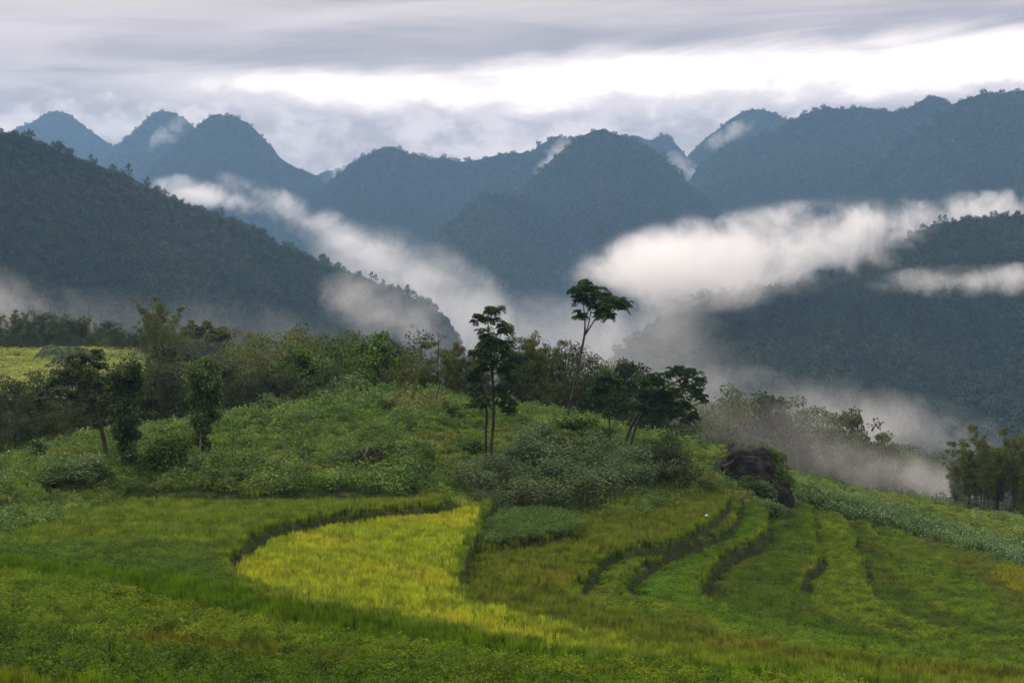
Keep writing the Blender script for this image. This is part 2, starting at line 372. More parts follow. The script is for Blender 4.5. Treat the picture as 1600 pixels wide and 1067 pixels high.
def jitter_grid(x0, x1, y0, y1, s, seed):
    rng = np.random.default_rng(seed)
    gx, gy = np.meshgrid(np.arange(x0, x1, s), np.arange(y0, y1, s)); P = np.c_[gx.ravel(), gy.ravel()]
    return P+rng.uniform(-.5, .5, P.shape)*s*.9, rng
def in_view(P, m=260):
    px = 800+P[:, 0]/np.maximum(P[:, 1], 1)*FPX
    return (px > -m) & (px < 1600+m)

def rice_patch(mat, seed, size=.62, nt=7, blades=16, h=.62, spread=.12, wd=.022, head=True):
    rng = np.random.default_rng(seed); b = MB()
    n = nt*blades; base = rng.uniform(-size/2, size/2, (nt, 2)).repeat(blades, 0)+rng.normal(size=(n, 2))*.03
    ang = rng.uniform(0, 2*np.pi, n); le = rng.uniform(.1, 1, n)*spread; hh = h*rng.uniform(.7, 1.1, n)
    P0 = np.c_[base, np.zeros(n)]; dr = np.c_[np.cos(ang), np.sin(ang)]
    P1 = np.c_[base+dr*le[:, None]*.5, hh*.65]; P2 = np.c_[base+dr*le[:, None]*(1.1+.6*rng.random((n, 1))), hh*rng.uniform(.8, 1.05, n)]
    sd = np.c_[-dr[:, 1], dr[:, 0], np.zeros(n)]*wd*.5
    V = np.stack([P0-sd*.6, P0+sd*.6, P1+sd, P1-sd, P2], 1).reshape(-1, 3); k = np.arange(n)*5
    b.add(V, np.vstack([np.c_[k, k+1, k+2], np.c_[k, k+2, k+3], np.c_[k+3, k+2, k+4]]))
    return b.mesh('patch', mat)
def leafy_patch(mat, seed, size=.6, n=210, h=.55, ll=.078):
    rng = np.random.default_rng(seed); b = MB()
    P = np.c_[rng.uniform(-size/2, size/2, (n, 2)), h*(.35+.65*rng.random(n)**.6)]
    P[:, 2] *= 1+.25*np.sin(P[:, 0]*9+seed)*np.cos(P[:, 1]*8)
    ang = rng.uniform(0, 2*np.pi, n); d_ = np.c_[np.cos(ang), np.sin(ang), rng.uniform(-.3, .8, n)]
    b.leaves(P, d_, ll*rng.uniform(.7, 1.4, n), ll*.55*rng.uniform(.7, 1.3, n), rng, droop=.15)
    return b.mesh('patch', mat)

FIELDCOL = {  # level: (kind, colour a, colour b, patch colour, height, label)
 'D': ('rice', (.100, .155, .005), (.070, .120, .004), (.125, .140, .006), .62, 'yellowish green young rice at the very bottom edge of the picture'),
 'C': ('leafy', (.068, .118, .003), (.044, .086, .002), (.090, .132, .004), .60, 'dark leafy crop on the nearest terrace'),
 'B': ('leafy', (.118, .175, .006), (.084, .140, .004), (.140, .178, .007), .55, 'light green leafy crop on the second terrace from the front'),
 'A': ('rice', (.082, .148, .004), (.058, .114, .003), (.108, .162, .005), .62, 'dark green rice in the long band in front of the yellow rice field'),
 'L0': ('rice', (.152, .205, .020), (.112, .172, .016), (.175, .200, .024), .60, 'dull green rice of the wide field at the left under the knoll'),
 'L1': ('rice', (.300, .345, .022), (.230, .295, .020), (.320, .330, .024), .62, 'bright yellow ripening rice of the crescent field in the middle'),
 'L2': ('rice', (.138, .168, .016), (.108, .145, .014), (.160, .165, .018), .60, 'olive rice in the field right of the bright yellow one'),
 'L3': ('leafy', (.140, .205, .010), (.080, .130, .008), (.125, .150, .014), .45, 'green crop on the first narrow terrace right of the olive rice'),
 'L4': ('leafy', (.094, .178, .007), (.062, .125, .007), (.095, .155, .010), .45, 'green crop on the terrace left of the deep dark bank'),
 'L5': ('leafy', (.074, .128, .006), (.055, .100, .006), (.085, .118, .010), .45, 'green crop on the broad terrace right of the deep dark bank'),
 'L6': ('leafy', (.142, .205, .010), (.082, .128, .008), (.115, .142, .014), .45, 'green crop on the upright tongue of terrace below the boulder'),
 'L7': ('leafy', (.078, .126, .007), (.055, .094, .007), (.085, .105, .012), .45, 'green crop right of the dark furrow below the boulder'),
 'L8': ('leafy', (.124, .190, .009), (.070, .118, .008), (.105, .135, .012), .45, 'green crop on the rounded terrace below the corn'),
 'L9': ('leafy', (.105, .135, .014), (.080, .112, .012), (.120, .125, .018), .40, 'brownish green weeds on the lowest terrace beside the corn'),
}
Pt, rng = jitter_grid(-62, 78, 21, 116, .44, 3)
Pt = Pt[in_view(Pt)]
tz, tl, td, tm, tp = ground(Pt, True); dup, dlow = D_UP, D_LOW
far_arm = np.interp(800+Pt[:, 0]/Pt[:, 1]*FPX, [0, 355, 720, 905, 980, 1095, 1250, 1600], [60, 66, 62, 66, 69, 72, 77, 84]) < Pt[:, 1]
near_edge = (tm > .2) & ((td <= .30) | ((dlow < .42) & far_arm & (tl >= 5)))  # bank herbs, plus a dark strip standing in for shade below far-arm steps
lip = (tm > .2) & (dup < .55) & (dup > .12) & (tl >= 4)  # rim grass coloured lighter to mimic a lit crop edge
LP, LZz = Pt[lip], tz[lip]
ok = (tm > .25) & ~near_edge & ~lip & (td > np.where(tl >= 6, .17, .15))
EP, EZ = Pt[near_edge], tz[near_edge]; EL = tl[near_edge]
Pt, tz, tl, td, tp = Pt[ok], tz[ok], tl[ok], td[ok], tp[ok]
PXt = 800+Pt[:, 0]/Pt[:, 1]*FPX; PYt = HOR-(tz+.5)/Pt[:, 1]*FPX
# plots of another crop inside two of the fields
tl = np.where((tl == 4) & (PYt > 842+4*np.sin(PXt/40)) & (PXt < 345+30*rng.random(len(PXt))), 14, tl)
tl = np.where((tl == 5) & (rng.random(len(PXt)) < (PXt-770)/260) & (PYt > 925), 16, tl)
tl = np.where((tl == 2) & (PXt > 165+40*rng.random(len(PXt))) & (PXt < 560) & (PYt > np.interp(PXt, [170, 400, 560], [972, 990, 1012])+8*rng.random(len(PXt))), 15, tl)
FIELDCOL['plotA'] = ('leafy', (.080, .138, .010), (.060, .112, .008), (.100, .140, .012), .50, 'darker green crop on the near half of the wide left field')
FIELDCOL['plotC'] = ('rice', (.150, .205, .014), (.115, .170, .012), (.180, .210, .016), .60, 'yellow-green rice of the narrow strip running to the lower right')
FIELDCOL['plotD'] = ('rice', (.235, .240, .022), (.19, .21, .018), (.23, .23, .022), .60, 'small yellow patch of rice below the corn belt at the right edge')
tl = np.where((tl == 13) & (PXt > 1540+20*rng.random(len(PXt))) & (PYt > 876+(1600-PXt)*.15) & (PYt < 922+(PXt-1600)*.4), 17, tl)
FIELDCOL['plotB'] = ('rice', (.120, .135, .010), (.090, .122, .008), (.135, .130, .012), .55, 'brownish yellow grass strip between the two nearest leafy crops')
crop_mats = {}
for i, k in enumerate(ORDER+['plotA', 'plotB', 'plotC', 'plotD']):
    kind, c1, c2, c3, h, lab = FIELDCOL[k]
    sel = (tl == i) & (tp < .15)
    if sel.sum() < 5: continue
    m = leaf_mat('crop_'+k, c1, c2, c3, scale=.9, trans=.42, far=.16, rough=.55, var=1.45)
    col_ = lib('crop_'+k, [(rice_patch(m, 10*i+s, h=h) if kind == 'rice' else leafy_patch(m, 10*i+s, h=h)) for s in range(5)])
    P = Pt[sel]; n = len(P)
    hs_ = .8+.4*fbm(P[:, 0]*.3, P[:, 1]*.3, 31, 3)+rng.normal(size=n)*.05
    gn_scatter('rice_crop' if kind == 'rice' else 'leafy_crop', np.c_[P, tz[sel]-.03], rng.uniform(0, 6.28, n), hs_, col_, lab, 'crop')
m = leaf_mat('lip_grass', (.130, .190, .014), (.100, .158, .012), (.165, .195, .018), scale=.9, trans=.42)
gn_scatter('wild_grass', np.c_[LP, LZz-.03], rng.uniform(0, 6.28, len(LP)), rng.uniform(.55, .95, len(LP)), lib('lip', [rice_patch(m, 950+s, h=.66, spread=.22) for s in range(4)]), 'grass fringe along the rims of the terraces, coloured light green as a lit crop edge', 'grass')
m = leaf_mat('crop_patch', (.075, .125, .025), (.058, .105, .02), None, scale=.9)
sel = tp >= .15; P = Pt[sel]
gn_scatter('leafy_crop', np.c_[P, tz[sel]-.03], rng.uniform(0, 6.28, len(P)), np.full(len(P), 1.35), lib('crop_patch', [leafy_patch(m, 900+s, h=.5) for s in range(4)]), 'raised strip of taller green crop below the cassava thicket', 'crop')
#@@PART2
# ------------------------------------------------------------------ ground cover on the knoll and banks
def weed_patch(mat, seed, n=130, size=.85, h=.6, ll=.12, upright=.5):
    rng = np.random.default_rng(seed); b = MB()
    r = rng.random(n)**.6*size/2; a = rng.uniform(0, 6.28, n)
    P = np.c_[r*np.cos(a), r*np.sin(a), h*rng.random(n)*(1-.6*(r/(size/2))**2)]
    ang = a+rng.normal(size=n)*.9; d_ = np.c_[np.cos(ang), np.sin(ang), rng.uniform(-.2, 1, n)*upright*2]
    b.leaves(P, d_, ll*rng.uniform(.6, 1.5, n), ll*.45*rng.uniform(.7, 1.4, n), rng, droop=.2)
    return b.mesh('weed', mat)
def grass_patch(mat, seed, h=.55): return rice_patch(mat, seed, size=.8, nt=10, blades=11, h=h, spread=.3, wd=.026)
m_weedA = leaf_mat('weed_leaf', (.100, .170, .026), (.150, .225, .034), (.200, .260, .040), scale=.25, far=.09)
m_weedB = leaf_mat('broad_weed_leaf', (.075, .130, .030), (.115, .180, .045), (.160, .215, .05), scale=.3, far=.1)
m_grass = leaf_mat('bank_grass', (.140, .190, .028), (.190, .235, .034), (.220, .215, .050), scale=.3, far=.11)
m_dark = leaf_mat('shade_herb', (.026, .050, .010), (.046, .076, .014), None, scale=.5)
L_weed = lib('weeds', [weed_patch(m_weedA, s) for s in range(5)]+[weed_patch(m_weedB, 40+s, n=75, h=.9, ll=.19) for s in range(4)])
L_grass = lib('grasses', [grass_patch(m_grass, 70+s) for s in range(5)]+[grass_patch(m_weedA, 80+s, .4) for s in range(2)])
Pk, rng = jitter_grid(-60, 70, 60, 136, .5, 11)
Pk = Pk[in_view(Pk, 200)]
kz, _, _, km, _ = ground(Pk, True)
px_ = 800+Pk[:, 0]/Pk[:, 1]*FPX
ok = (km < .25) & (Pk[:, 1] < np.where(px_ > 1000, 136, 126)); Pk, kz, km, px_ = Pk[ok], kz[ok], km[ok], px_[ok]
# which plant grows where: knoll = weeds, right-hand slopes = grass, dry patches
nz_ = fbm(Pk[:, 0]*.12, Pk[:, 1]*.12, 77, 4)
corn_z = (px_ > 1235) & (Pk[:, 1] < 130)
right = px_ > 1040
isg = (rng.random(len(Pk)) < np.where(right, .8, np.where(nz_ > .55, .65, .2)))
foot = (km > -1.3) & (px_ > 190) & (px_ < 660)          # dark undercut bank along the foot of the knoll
sw = ~isg & ~foot
gn_scatter('weeds', np.c_[Pk[sw], kz[sw]-.05], rng.uniform(0, 6.28, sw.sum()), (.55+1.1*fbm(Pk[sw, 0]*.25, Pk[sw, 1]*.25, 5, 3)*rng.uniform(.7, 1.5, sw.sum())), L_weed, 'mixed green weeds and low bushes covering the knoll', 'weeds')
sg = isg & ~foot
gn_scatter('wild_grass', np.c_[Pk[sg], kz[sg]-.05], rng.uniform(0, 6.28, sg.sum()), rng.uniform(.6, 1.25, sg.sum()), L_grass, 'yellowish wild grass on the knoll and the right-hand slope', 'grass')
sf = foot
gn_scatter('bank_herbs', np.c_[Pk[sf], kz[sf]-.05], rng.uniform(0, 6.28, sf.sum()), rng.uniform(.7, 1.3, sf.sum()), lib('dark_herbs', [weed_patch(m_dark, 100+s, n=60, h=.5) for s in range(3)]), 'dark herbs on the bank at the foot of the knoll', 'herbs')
gn_scatter('bank_herbs', np.c_[EP, EZ-.12], rng.uniform(0, 6.28, len(EP)), rng.uniform(.5, 1.0, len(EP)), _lib['dark_herbs'], 'dark herbs hanging over the steps between the rice terraces, with a strip coloured dark as the shade below the steps', 'herbs')
# dense undergrowth beyond the crest and in the gully
m_under = leaf_mat('undergrowth_leaf', (.030, .045, .016), (.050, .070, .022), (.080, .098, .030), scale=.12, far=.05)
L_under = lib('undergrowth', [weed_patch(m_under, 120+s, n=170, size=2.4, h=2.0, ll=.34) for s in range(6)])
Pu, rng = jitter_grid(-70, 110, 112, 250, 1.7, 12)
Pu = Pu[in_view(Pu, 150)]; pu = 800+Pu[:, 0]/Pu[:, 1]*FPX
ok = (Pu[:, 1] > np.interp(pu, [-200, 0, 130, 300, 560, 800, 1000, 1240, 1600, 1800], [103, 101, 107, 114, 122, 122, 121, 138, 172, 172])) & ~((pu < 300) & (Pu[:, 1] > 190)) & (rng.random(len(Pu)) < .85)
ok &= ~((pu > 1240) & (Pu[:, 1] < 165))
Pu = Pu[ok]; uz = ground(Pu)
Pf, _g = jitter_grid(-140, -25, 262, 300, 2.0, 13); Pf = Pf[(Pf[:, 0]/Pf[:, 1]*FPX+800 < 380) & (Pf[:, 0]/Pf[:, 1]*FPX+800 > -150)]
Pu = np.vstack([Pu, Pf]); uz = np.r_[uz, ground(Pf)]
gn_scatter('undergrowth', np.c_[Pu, uz-.1], rng.uniform(0, 6.28, len(Pu)), rng.uniform(.5, 1.3, len(Pu)), L_under, 'dark undergrowth in the gully behind the knoll', 'undergrowth')
# corn belt on the right slope
def corn_plant(mat, seed, h=1.5):
    rng = np.random.default_rng(seed); b = MB()
    b.tube([(0, 0, 0), (.02, .01, h*.6), (.03, 0, h)], [.02, .016, .006], 4)
    for k in range(10):
        z = h*(.2+.07*k); a = k*2.6+rng.normal()*.4; L = .55*(1-.04*k); n_s = 4
        dr = np.array([math.cos(a), math.sin(a), 0]); sd = np.array([-dr[1], dr[0], 0])
        P = [np.array([0, 0, z])+dr*L*u+np.array([0, 0, 1])*L*(.75*u-.95*u*u) for u in np.linspace(0, 1, n_s+1)]
        wd = [.03, .05, .045, .03, .003]; V = []
        for p_, w_ in zip(P, wd): V += [p_+sd*w_, p_-sd*w_]
        F = []
        for q in range(n_s): F += [[2*q, 2*q+1, 2*q+3], [2*q, 2*q+3, 2*q+2]]
        b.add(V, F)
    for k in range(4): a = k*1.57; b.tube([(0.03, 0, h), (.03+.1*math.cos(a), .1*math.sin(a), h+.16)], [.006, .003], 3)
    return b.mesh('corn', mat)
m_corn = leaf_mat('corn_leaf', (.10, .17, .055), (.075, .135, .04), None, scale=.4, rough=.45)
Pc, rng = jitter_grid(15, 75, 85, 145, .42, 14)
cq = 800+Pc[:, 0]/Pc[:, 1]*FPX; cz = ground(Pc); cpy = HOR-cz/Pc[:, 1]*FPX; cm = sdist(Pc, TERR)
lo = np.interp(cq, [1235, 1300, 1400, 1600, 1800], [800, 812, 845, 900, 955]); hi = np.interp(cq, [1235, 1260, 1400, 1600, 1800], [762, 768, 806, 868, 928])
sel = (cq > 1238) & (cpy < lo) & (cpy > hi) & (cm < -.3)
gn_scatter('corn', np.c_[Pc[sel], cz[sel]-.03], rng.uniform(0, 6.28, sel.sum()), rng.uniform(.7, 1.15, sel.sum()), lib('corn', [corn_plant(m_corn, s) for s in range(5)]), 'young corn in the long belt running down right from the boulder', 'corn')
m_dry = leaf_mat('dry_corn_leaf', (.22, .175, .075), (.15, .14, .055), None, scale=.6, rough=.8)
Pc, rng = jitter_grid(-9.2, -5.0, 109, 114.5, .55, 15); cz = ground(Pc)
gn_scatter('dry_corn', np.c_[Pc, cz-.03], rng.uniform(0, 6.28, len(Pc)), rng.uniform(.5, .95, len(Pc)), lib('dry_corn', [corn_plant(m_dry, 50+s, 1.3) for s in range(4)]), 'withered brown corn stalks on top of the knoll', 'corn')
# far paddy fields at left
m_far = leaf_mat('far_rice', (.28, .34, .05), (.33, .36, .06), (.17, .21, .07), scale=.05, far=.035)
Pc, rng = jitter_grid(-115, -45, 185, 263, 1.0, 17); Pc = Pc[in_view(Pc, 200)]; cz = ground(Pc)
gn_scatter('rice_crop', np.c_[Pc, cz], rng.uniform(0, 6.28, len(Pc)), rng.uniform(1.5, 1.9, len(Pc)), lib('far_rice', [rice_patch(m_far, 400+s, h=.4, wd=.05) for s in range(3)]), 'pale yellow rice in the far field behind the trees at left', 'crop')

# ------------------------------------------------------------------ trees
m_bark = bark_mat('bark', (.018, .016, .012), (.045, .040, .030))
m_pale = bark_mat('pale_bark', (.10, .095, .075), (.17, .16, .13))
m_culm = bark_mat('bamboo_culm', (.06, .075, .03), (.11, .12, .05))
m_hero = leaf_mat('hero_leaf', (.018, .042, .010), (.034, .068, .014), None, scale=.4, inst=False, trans=.25)
m_broad = leaf_mat('broad_leaf', (.050, .075, .018), (.080, .110, .024), (.110, .130, .030), scale=.25, inst=False)
m_bright = leaf_mat('bright_leaf', (.060, .115, .016), (.095, .155, .022), None, scale=.4, inst=False)
m_blue = leaf_mat('grey_green_leaf', (.080, .130, .050), (.115, .165, .062), None, scale=.4, inst=False, var=1.0)
m_bamb = leaf_mat('bamboo_leaf', (.100, .120, .024), (.130, .150, .030), (.080, .100, .024), scale=.2, inst=False)
m_mid = leaf_mat('mid_leaf', (.060, .100, .030), (.095, .145, .040), None, scale=.4, inst=False)
m_mid2 = leaf_mat('ivy_leaf', (.036, .058, .020), (.060, .088, .030), None, scale=.4, inst=False)
m_darkt = leaf_mat('dark_leaf', (.026, .038, .014), (.044, .060, .020), (.064, .080, .024), scale=.2, inst=False)

def limb(rng, p0, p1, n=6, wob=.06):
    p0, p1 = np.array(p0, float), np.array(p1, float); L = np.linalg.norm(p1-p0)
    u = np.linspace(0, 1, n)[:, None]; P = p0+(p1-p0)*u
    off = rng.normal(size=(n, 3))*wob*L; off[0] = off[-1] = 0
    P += off*np.array([1, 1, .4]); P[:, 2] += (np.sin(u[:, 0]*np.pi)*-.03*L)
    return P
def leaf_cloud(b, rng, c, r, n, ll, flat=.7, ratio=.5, droop=.25, shell=.5):
    v = rng.normal(size=(n, 3)); v /= np.linalg.norm(v, axis=1)[:, None]
    v *= (shell+(1-shell)*rng.random((n, 1))**.5); v *= np.array([1, 1, flat])
    d_ = v+rng.normal(size=(n, 3))*.6; d_[:, 2] -= droop
    b.leaves(np.asarray(c)+v*r, d_, ll*rng.uniform(.6, 1.4, n), ll*ratio*rng.uniform(.7, 1.3, n), rng, droop=.15)
def frond_spray(b, rng, c, r, n=9, pairs=8, ll=.17):
    """a whorl of drooping pinnate fronds at a twig end"""
    for k in range(n):
        a = k*6.283/n+rng.normal()*.5; up = rng.uniform(-.5, 1.0); L = r*rng.uniform(.6, 1.25)
        u = np.linspace(.12, 1, pairs)[:, None]
        dr = np.array([math.cos(a), math.sin(a), 0])
        P = np.asarray(c)+dr*L*u*(1-.15*u)+np.array([0, 0, 1])*L*(up*u-(.35+max(up, 0)*.45)*u*u)
        b.tube(P[::2], .008, 3)
        sd = np.array([-dr[1], dr[0], 0]); fw = dr*.55-np.array([0, 0, .35])
        for s_ in (1, -1):
            n2 = len(P); b.leaves(P, np.repeat([sd*s_+fw], n2, 0)+rng.normal(size=(n2, 3))*.18, ll*(1-.35*np.abs(u[:, 0]-.5))*1.2, ll*.30, rng, droop=.25)
        b.leaves(P[-1:], [dr-np.array([0, 0, .8])], ll, ll*.4, rng)
def broad_tree(seed, h=8, w=5, ncl=16, nl=230, ll=.26, trunk=.16, mat=None, base=.25, bark=None, gap=.35):
    """trunk with limbs, crown of separate leaf clumps with gaps"""
    rng = np.random.default_rng(seed); bt, bc = MB(), MB()
    top = np.array([rng.normal()*.06*w, rng.normal()*.06*w, h*.9])
    tr = limb(rng, (0, 0, -.4), top, 8, .025); bt.tube(tr, np.linspace(trunk, trunk*.25, 8), 7)
    for k in range(ncl):
        f = base+(1-base)*((k+.5)/ncl)**.8; a = k*2.4+rng.normal()*.5
        rad = w*.5*math.sin(min(1, (1.08-f)/(1.08-base)*1.35)*1.57)**.8*rng.uniform(.45, 1.0)
        c = np.array([rad*math.cos(a), rad*math.sin(a), h*f*rng.uniform(.95, 1.02)])
        j = np.array([np.interp(max(.1, f-.18)*h, tr[:, 2], tr[:, q]) for q in range(3)])
        bt.tube(limb(rng, j, c, 5, .07), np.linspace(trunk*.38, .02, 5), 5)
        r = w*rng.uniform(.13, .22)
        for q in range(3): leaf_cloud(bc, rng, c+rng.normal(size=3)*r*.55, r*rng.uniform(.55, .9), nl//3, ll)
        # twigs poking out of the outline
        leaf_cloud(bc, rng, c+np.array([math.cos(a), math.sin(a), .6])*r, r*.5, nl//6, ll, shell=.1)
    return bt.mesh('trunk', bark or m_bark, True), bc.mesh('crown', mat or m_broad)
def bamboo(seed, h=9, n=16, spread=1.0, mat=None, ll=.26, nl=190):
    rng = np.random.default_rng(seed); bt, bc = MB(), MB()
    for k in range(n):
        a = k*2.4+rng.normal()*.4; r0 = spread*.3*rng.random()**.5; hh = h*(.55+.45*rng.random()**.7); out_ = rng.uniform(.08, .62)*hh*spread*.66
        u = np.linspace(0, 1, 12); dr = np.array([math.cos(a), math.sin(a)])
        rad = r0+out_*u**1.9; z = hh*(1.08*u-.12*u**7-.02)
        P = np.c_[dr[0]*rad, dr[1]*rad, z]; P[-1, 2] -= .05*hh; P[-1, :2] += dr*.03*hh
        bt.tube(P, np.linspace(.045, .008, 12), 5)
        # leaves sit on short branchlets in tiers, thickest in the upper half, thinning to the nodding tip
        tiers = rng.uniform(.3, .98, 26); tu = np.repeat(tiers, nl//26+1)[:nl]; ta = np.repeat(rng.uniform(0, 6.28, 26), nl//26+1)[:nl]
        q = np.stack([np.interp(tu, u, P[:, i]) for i in range(3)], 1)
        wd = .062*h*np.sin(np.clip((1.04-tu)*2.1, 0, 1.57))**.8*(.5+.5*np.abs(np.sin(tu*40+k)))
        br = wd*rng.uniform(.1, 1, nl); an = ta+rng.normal(size=nl)*.45
        q = q+np.c_[np.cos(an)*br, np.sin(an)*br, br*rng.uniform(-.25, .45, nl)]
        d2 = np.c_[np.cos(an), np.sin(an), np.full(nl, -.55)]
        for j in range(3): bc.leaves(q+rng.normal(size=q.shape)*.10, d2+rng.normal(size=q.shape)*.5, ll*rng.uniform(.6, 1.3, nl), ll*.2, rng, droop=.3)
    leaf_cloud(bc, rng, (0, 0, h*.18), h*.12, 500, ll, ratio=.25, flat=1.5)
    return bt.mesh('culms', m_culm, True), bc.mesh('foliage', mat or m_bamb)
def shrub(seed, h=1.6, w=1.8, n=1400, ll=.14, mat=None, stems=6, ratio=.45, top=.35):
    rng = np.random.default_rng(seed); bt, bc = MB(), MB()
    for k in range(stems):
        a = k*6.28/stems+rng.normal()*.3; r = w*.38*rng.uniform(.3, 1); c = np.array([r*math.cos(a), r*math.sin(a), h*rng.uniform(.6, .95)*(1-top*(r/(w*.5))**2)])
        bt.tube(limb(rng, (r*.2*math.cos(a), r*.2*math.sin(a), -.2), c, 5, .05), np.linspace(.035, .012, 5), 5)
        for q in range(3): leaf_cloud(bc, rng, c+rng.normal(size=3)*w*.1, w*rng.uniform(.13, .22), n//(stems*3), ll, ratio=ratio, flat=.8)
    leaf_cloud(bc, rng, (0, 0, h*.42), w*.42, n//3, ll, ratio=ratio, flat=h/w*.9, shell=.75)
    return bt.mesh('stems', m_bark, True), bc.mesh('foliage', mat or m_weedB)
def cassava(seed, h=2.5):
    rng = np.random.default_rng(seed); bt, bc = MB(), MB()
    for k in range(9):
        a = rng.uniform(0, 6.28); r = rng.uniform(.1, .95); hh = h*rng.uniform(.72, 1.02); top = np.array([r*math.cos(a), r*math.sin(a), hh])
        bt.tube(limb(rng, (r*.4*math.cos(a), r*.4*math.sin(a), -.1), top, 6, .03), np.linspace(.028, .012, 6), 5)
        for j in range(24):
            # long petioles, each with a hand of seven narrow leaflets
            an = j*2.4+rng.normal()*.3; z = hh*(1-.46*(j/24)); pl = rng.uniform(.22, .42)
            p0 = np.array([top[0]*z/hh, top[1]*z/hh, z]); d0 = np.array([math.cos(an), math.sin(an), .35-.6*j/24]); p1 = p0+d0*pl
            n7 = 7; f = np.linspace(-1.25, 1.25, n7); ca, sa = np.cos(an+f), np.sin(an+f)
            bc.leaves(np.repeat([p1], n7, 0), np.c_[ca, sa, np.full(n7, -.35)], .19*(1-.25*np.abs(f)), .055, rng, fold=.1, droop=.2)
    return bt.mesh('stems', m_pale, True), bc.mesh('foliage', m_blue)
def palm(seed, h=3, mat=None):
    rng = np.random.default_rng(seed); bt, bc = MB(), MB(); bt.tube([(0, 0, -.3), (.1, 0, h*.5), (.1, .1, h)], [.2, .15, .12], 7)
    for k in range(16):
        a = k*2.4; up = rng.uniform(.3, 1.3); L = 3.0*rng.uniform(.8, 1.1); u = np.linspace(.05, 1, 16)[:, None]; dr = np.array([math.cos(a), math.sin(a), 0]); sd = np.array([-dr[1], dr[0], 0])
        P = np.array([.1, .1, h])+dr*L*u*.85+np.array([0, 0, 1])*L*(up*u-(.35+up*.7)*u*u); bt.tube(P[::3], .03, 4)
        for s_ in (1, -1): bc.leaves(P, np.repeat([sd*s_+dr*.7-np.array([0, 0, .3])], 16, 0), .8*np.sin(.25+u[:, 0]*2.6)+.1, .07, rng, droop=.3)
    return bt.mesh('trunk', m_bark, True), bc.mesh('fronds', mat or m_blue)

TEMPL = {}
def T(key, fn, hgt):
    TEMPL[key] = (fn, hgt)
T('broad1', broad_tree(1, 8, 6, 18, 260), 8); T('broad2', broad_tree(2, 8, 4.6, 15, 240, .24), 8); T('broad3', broad_tree(3, 8, 5.4, 14, 250, .3, mat=m_darkt), 8)
T('dark1', broad_tree(4, 7, 6.5, 20, 280, .25, mat=m_darkt, base=.12), 7); T('dark2', broad_tree(5, 7, 5.2, 18, 280, .22, mat=m_darkt, base=.1), 7)
T('bright1', broad_tree(6, 8, 3.6, 15, 220, .3, mat=m_bright, base=.3), 8)
T('layer1', broad_tree(7, 8, 7.0, 12, 220, .24, mat=m_broad, base=.62, trunk=.14), 8)
T('bamb1', bamboo(11, 9, 12), 9); T('bamb2', bamboo(12, 9, 9, 1.15), 9); T('bamb3', bamboo(13, 9, 15, .85), 9)
T('column1', broad_tree(8, 8, 2.4, 18, 230, .22, mat=m_darkt, base=.12), 8); T('column2', broad_tree(9, 8, 3.0, 16, 200, .22, mat=m_broad, base=.2, bark=m_pale), 8)
T('shrubA', shrub(21), 1.6); T('shrubB', shrub(22, mat=m_bright if False else None, w=2.2), 1.6); T('shrubG', shrub(23, 1.8, 1.5, 1500, .15, mat=m_bright), 1.8); T('shrubBl', shrub(24, 1.9, 2.2, 1900, .14, mat=m_blue), 1.9); T('shrubD', shrub(25, 1.8, 2.2, 1700, .14, mat=m_darkt), 1.8)
T('cass1', cassava(31), 2.55); T('cass2', cassava(32), 2.55); T('cass3', cassava(33), 2.55)
T('palm', palm(41), 4.2)
NAMES = dict(broad='broadleaf_tree', dark='dense_tree', bright='broadleaf_tree', layer='spreading_tree', bamb='bamboo_clump', column='columnar_tree', shrub='shrub', cass='cassava_plant', palm='palm_tree')
CATS = dict(broad='tree', dark='tree', bright='tree', layer='tree', bamb='bamboo', column='tree', shrub='shrub', cass='cassava', palm='palm')
PARTS = dict(shrub=('stems', 'foliage'), bamb=('culms', 'foliage'), cass=('stems', 'foliage'), palm=('trunk', 'fronds'))
_k = [0]
def place(key, px, D, top, label, group=None, wide=1.0, hgt=None, sink=.1):
    """stand a plant at column px, distance D, its top reaching row `top` (or with a given height)"""
    (me1, me2), H0 = TEMPL[key]; fam = next(f for f in NAMES if key.startswith(f))
    x = wx(px, D); z0 = gz(x, D)-sink; h = hgt if hgt else max(.5, wz(top, D)-z0); s = h/H0
    if fam == 'bamb': s *= 1.1
    _k[0] += 1; rz = (_k[0]*2.399) % 6.283
    o = bpy.data.objects.new(NAMES[fam], None); C.objects.link(o); o.empty_display_size = .3
    o.location = (x, D, z0); o.rotation_euler = (0, 0, rz); o.scale = (s*wide, s*wide, s)
    tag(o, label, CATS[fam], group)
    pn = PARTS.get(fam, ('trunk', 'crown'))
    link(pn[0], me1, o); link(pn[1], me2, o)
    return o
ORD = ['first', 'second', 'third', 'fourth', 'fifth', 'sixth', 'seventh', 'eighth', 'ninth', 'tenth', 'eleventh', 'twelfth', 'thirteenth', 'fourteenth', 'fifteenth', 'sixteenth', 'seventeenth', 'eighteenth', 'nineteenth', 'twentieth']

